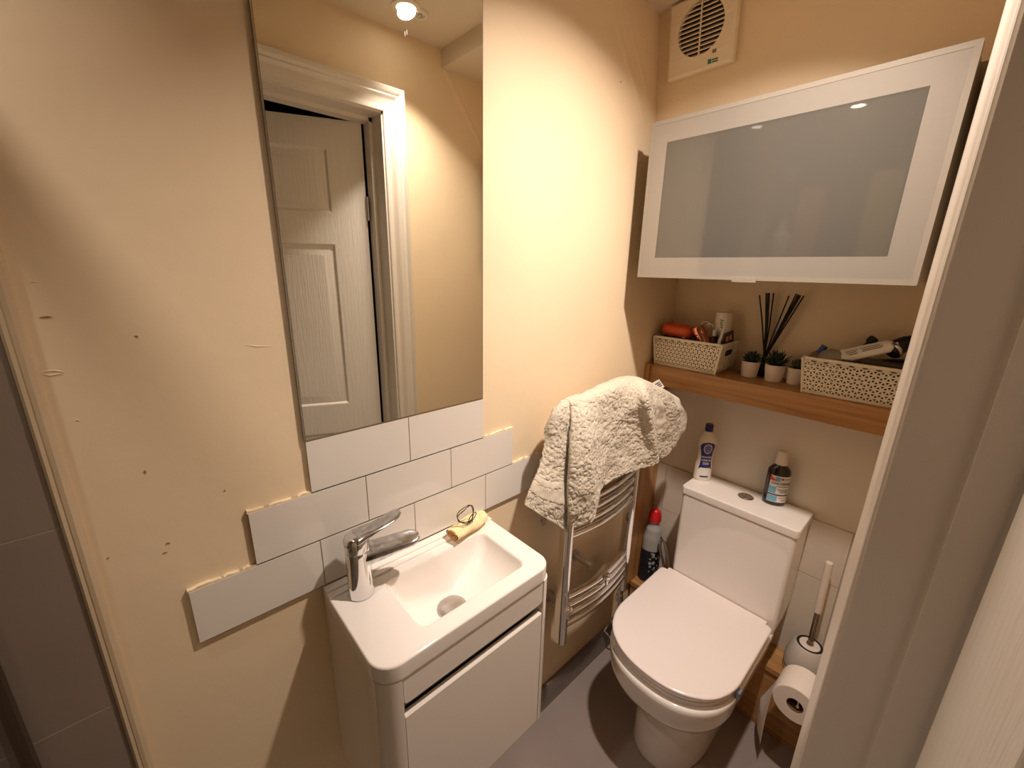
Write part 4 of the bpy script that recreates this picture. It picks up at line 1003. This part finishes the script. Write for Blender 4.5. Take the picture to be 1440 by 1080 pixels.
# ================================================================== TOWEL
def zc(x, y): return (700+x/2.57, 500+y/2.57)
colsT = [
 ([(172, 262), (172, 320), (150, 400), (120, 470), (95, 535)],   [.676, .664, .656, .650, .650]),
 ([(200, 218), (196, 310), (182, 420), (165, 500), (150, 572)],  [.658, .648, .640, .632, .630]),
 ([(238, 186), (234, 300), (226, 420), (218, 510), (208, 607)],  [.648, .636, .627, .619, .617]),
 ([(262, 178), (262, 300), (257, 420), (254, 520), (250, 636)],  [.645, .632, .625, .619, .617]),
 ([(268, 176), (266, 300), (262, 420), (258, 520), (259, 612)],  [.640, .616, .604, .600, .602]),
 ([(290, 168), (300, 290), (302, 400), (300, 500), (296, 612)],  [.634, .600, .588, .584, .588]),
 ([(315, 160), (330, 280), (338, 400), (344, 500), (342, 593)],  [.632, .594, .580, .576, .580]),
 ([(340, 152), (355, 270), (362, 380), (362, 450), (357, 540)],  [.632, .608, .600, .598, .596]),
 ([(380, 134), (400, 230), (398, 320), (392, 400), (372, 482)],  [.630, .618, .616, .614, .612]),
 ([(430, 112), (450, 200), (460, 290), (455, 360), (430, 440)],  [.628, .612, .610, .608, .606]),
 ([(480, 95), (500, 170), (520, 260), (520, 330), (505, 410)],   [.624, .594, .590, .590, .590]),
 ([(512, 88), (535, 150), (556, 250), (566, 330), (573, 388)],   [.618, .572, .564, .564, .568]),
 ([(534, 94), (556, 150), (569, 240), (573, 320), (576, 371)],   [.616, .590, .590, .592, .594]),
 ([(562, 106), (590, 160), (604, 240), (604, 310), (600, 364)],  [.612, .585, .585, .590, .594]),
 ([(602, 127), (625, 170), (643, 230), (638, 290), (622, 340)],  [.602, .580, .578, .582, .588]),
 ([(640, 150), (660, 180), (681, 217), (672, 267), (642, 316)],  [.590, .578, .575, .578, .584]),
]
grid_c = []
for pts_, ys_ in colsT:
    front = [atY(*zc(*p), y-.008) for p, y in zip(pts_, ys_)]
    top = front[0]
    ci = len(grid_c); dr_ = .11 if ci == 0 else .36 if ci <= 4 else .20; sx_ = .07 if ci == 0 else .04 if ci < 3 else (.01 if ci < 6 else 0)
    back = [top+Vector((sx_, .078, -dr_)), top+Vector((sx_, .068, -min(.10, dr_*.6))), top+Vector((sx_*.5, .040, -.012))]
    for q, yy in zip(back, (.710, .704, .674)): q.y = yy
    grid_c.append(back+front)
def cr1(a, b_, c, d, q): return .5*((2*b_)+(c-a)*q+(2*a-5*b_+4*c-d)*q*q+(3*b_-a-3*c+d)*q**3)
def cspline(arr, s):
    n_ = len(arr)-1; x = min(max(s, 0), 1)*n_; i = min(int(x), n_-1); q = x-i
    return cr1(arr[max(0, i-1)], arr[i], arr[i+1], arr[min(n_, i+2)], q)
_row = {}
def towel_p(u, v):
    if v not in _row:
        _row.clear(); _row[v] = [cspline(c, v) for c in grid_c]
    p = cspline(_row[v], u)
    nz_ = noise.noise(p*22)*.004+noise.noise(p*55)*.0020
    m = towel_m(u, v)
    q = Vector((p.x*1.0, p.y*.6, p.z))
    if m == 0:
        w_ = q*165+Vector((noise.noise(q*70), noise.noise(q*70+Vector((9, 0, 0))), noise.noise(q*70+Vector((0, 7, 0)))))*1.2
        nz_ -= noise.noise(w_)*.0034+noise.noise(q*330)*.0012
    else: nz_ -= .0012
    return p+Vector((nz_*.35, nz_, nz_*.3))
def towel_m(u, v):
    vf = (v-3/7)/(4/7)
    if u < .195 and (.60 < vf < .655 or .675 < vf < .80 or .965 < vf): return 1
    if u > .955 and vf > -.1: return 1
    if .80 < u < .865 and .25 < vf < .62: return 1
    return 0
t = thing('hand_towel', 'crumpled cream towel draped over the chrome towel rail', 'towel', atY(850, 640, .62))
b = B(); b.grid(towel_p, 300, 230, towel_m)
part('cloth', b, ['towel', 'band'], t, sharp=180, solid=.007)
b = B(); tg = [atY(*p, y) for p, y in (((917, 539), .606), ((927, 533.5), .600), ((934.5, 544), .594), ((925, 550), .600))]
b.loft([tg, [q+Vector((.0008, .0008, 0)) for q in tg]])
tgp = part('care_tag', b, 'tag', t, label='small white sewn-in tag')
b = B()
uu = (tg[1]-tg[0]); vv = (tg[3]-tg[0]); nn = uu.cross(vv).normalized()
if nn.y > 0: nn = -nn
for q in (.2, .4, .6): b.loft([[tg[0]+uu*.15+vv*q+nn*.0008, tg[0]+uu*.85+vv*q+nn*.0008, tg[0]+uu*.85+vv*(q+.1)+nn*.0008, tg[0]+uu*.15+vv*(q+.1)+nn*.0008], [tg[0]+uu*.15+vv*q, tg[0]+uu*.85+vv*q, tg[0]+uu*.85+vv*(q+.1), tg[0]+uu*.15+vv*(q+.1)]])
part('printed_lines', b, 'ink', tgp)

# ================================================================== WORLD AND VIEW
w = bpy.data.worlds.new('world'); sc.world = w; w.use_nodes = True
w.node_tree.nodes['Background'].inputs['Color'].default_value = (1, .82, .66, 1); w.node_tree.nodes['Background'].inputs['Strength'].default_value = .02
sc.view_settings.view_transform = 'Standard'; sc.view_settings.look = 'None'; sc.view_settings.gamma = 1; sc.view_settings.use_curve_mapping = False
sc.view_settings.exposure = 0.0
sc.cycles.max_bounces = 12; sc.cycles.diffuse_bounces = 6; sc.cycles.glossy_bounces = 6; sc.cycles.transparent_max_bounces = 8
sc.cycles.caustics_reflective = False; sc.cycles.caustics_refractive = False
sc.cycles.sample_clamp_indirect = 4.0
sc.cycles.use_denoising = True
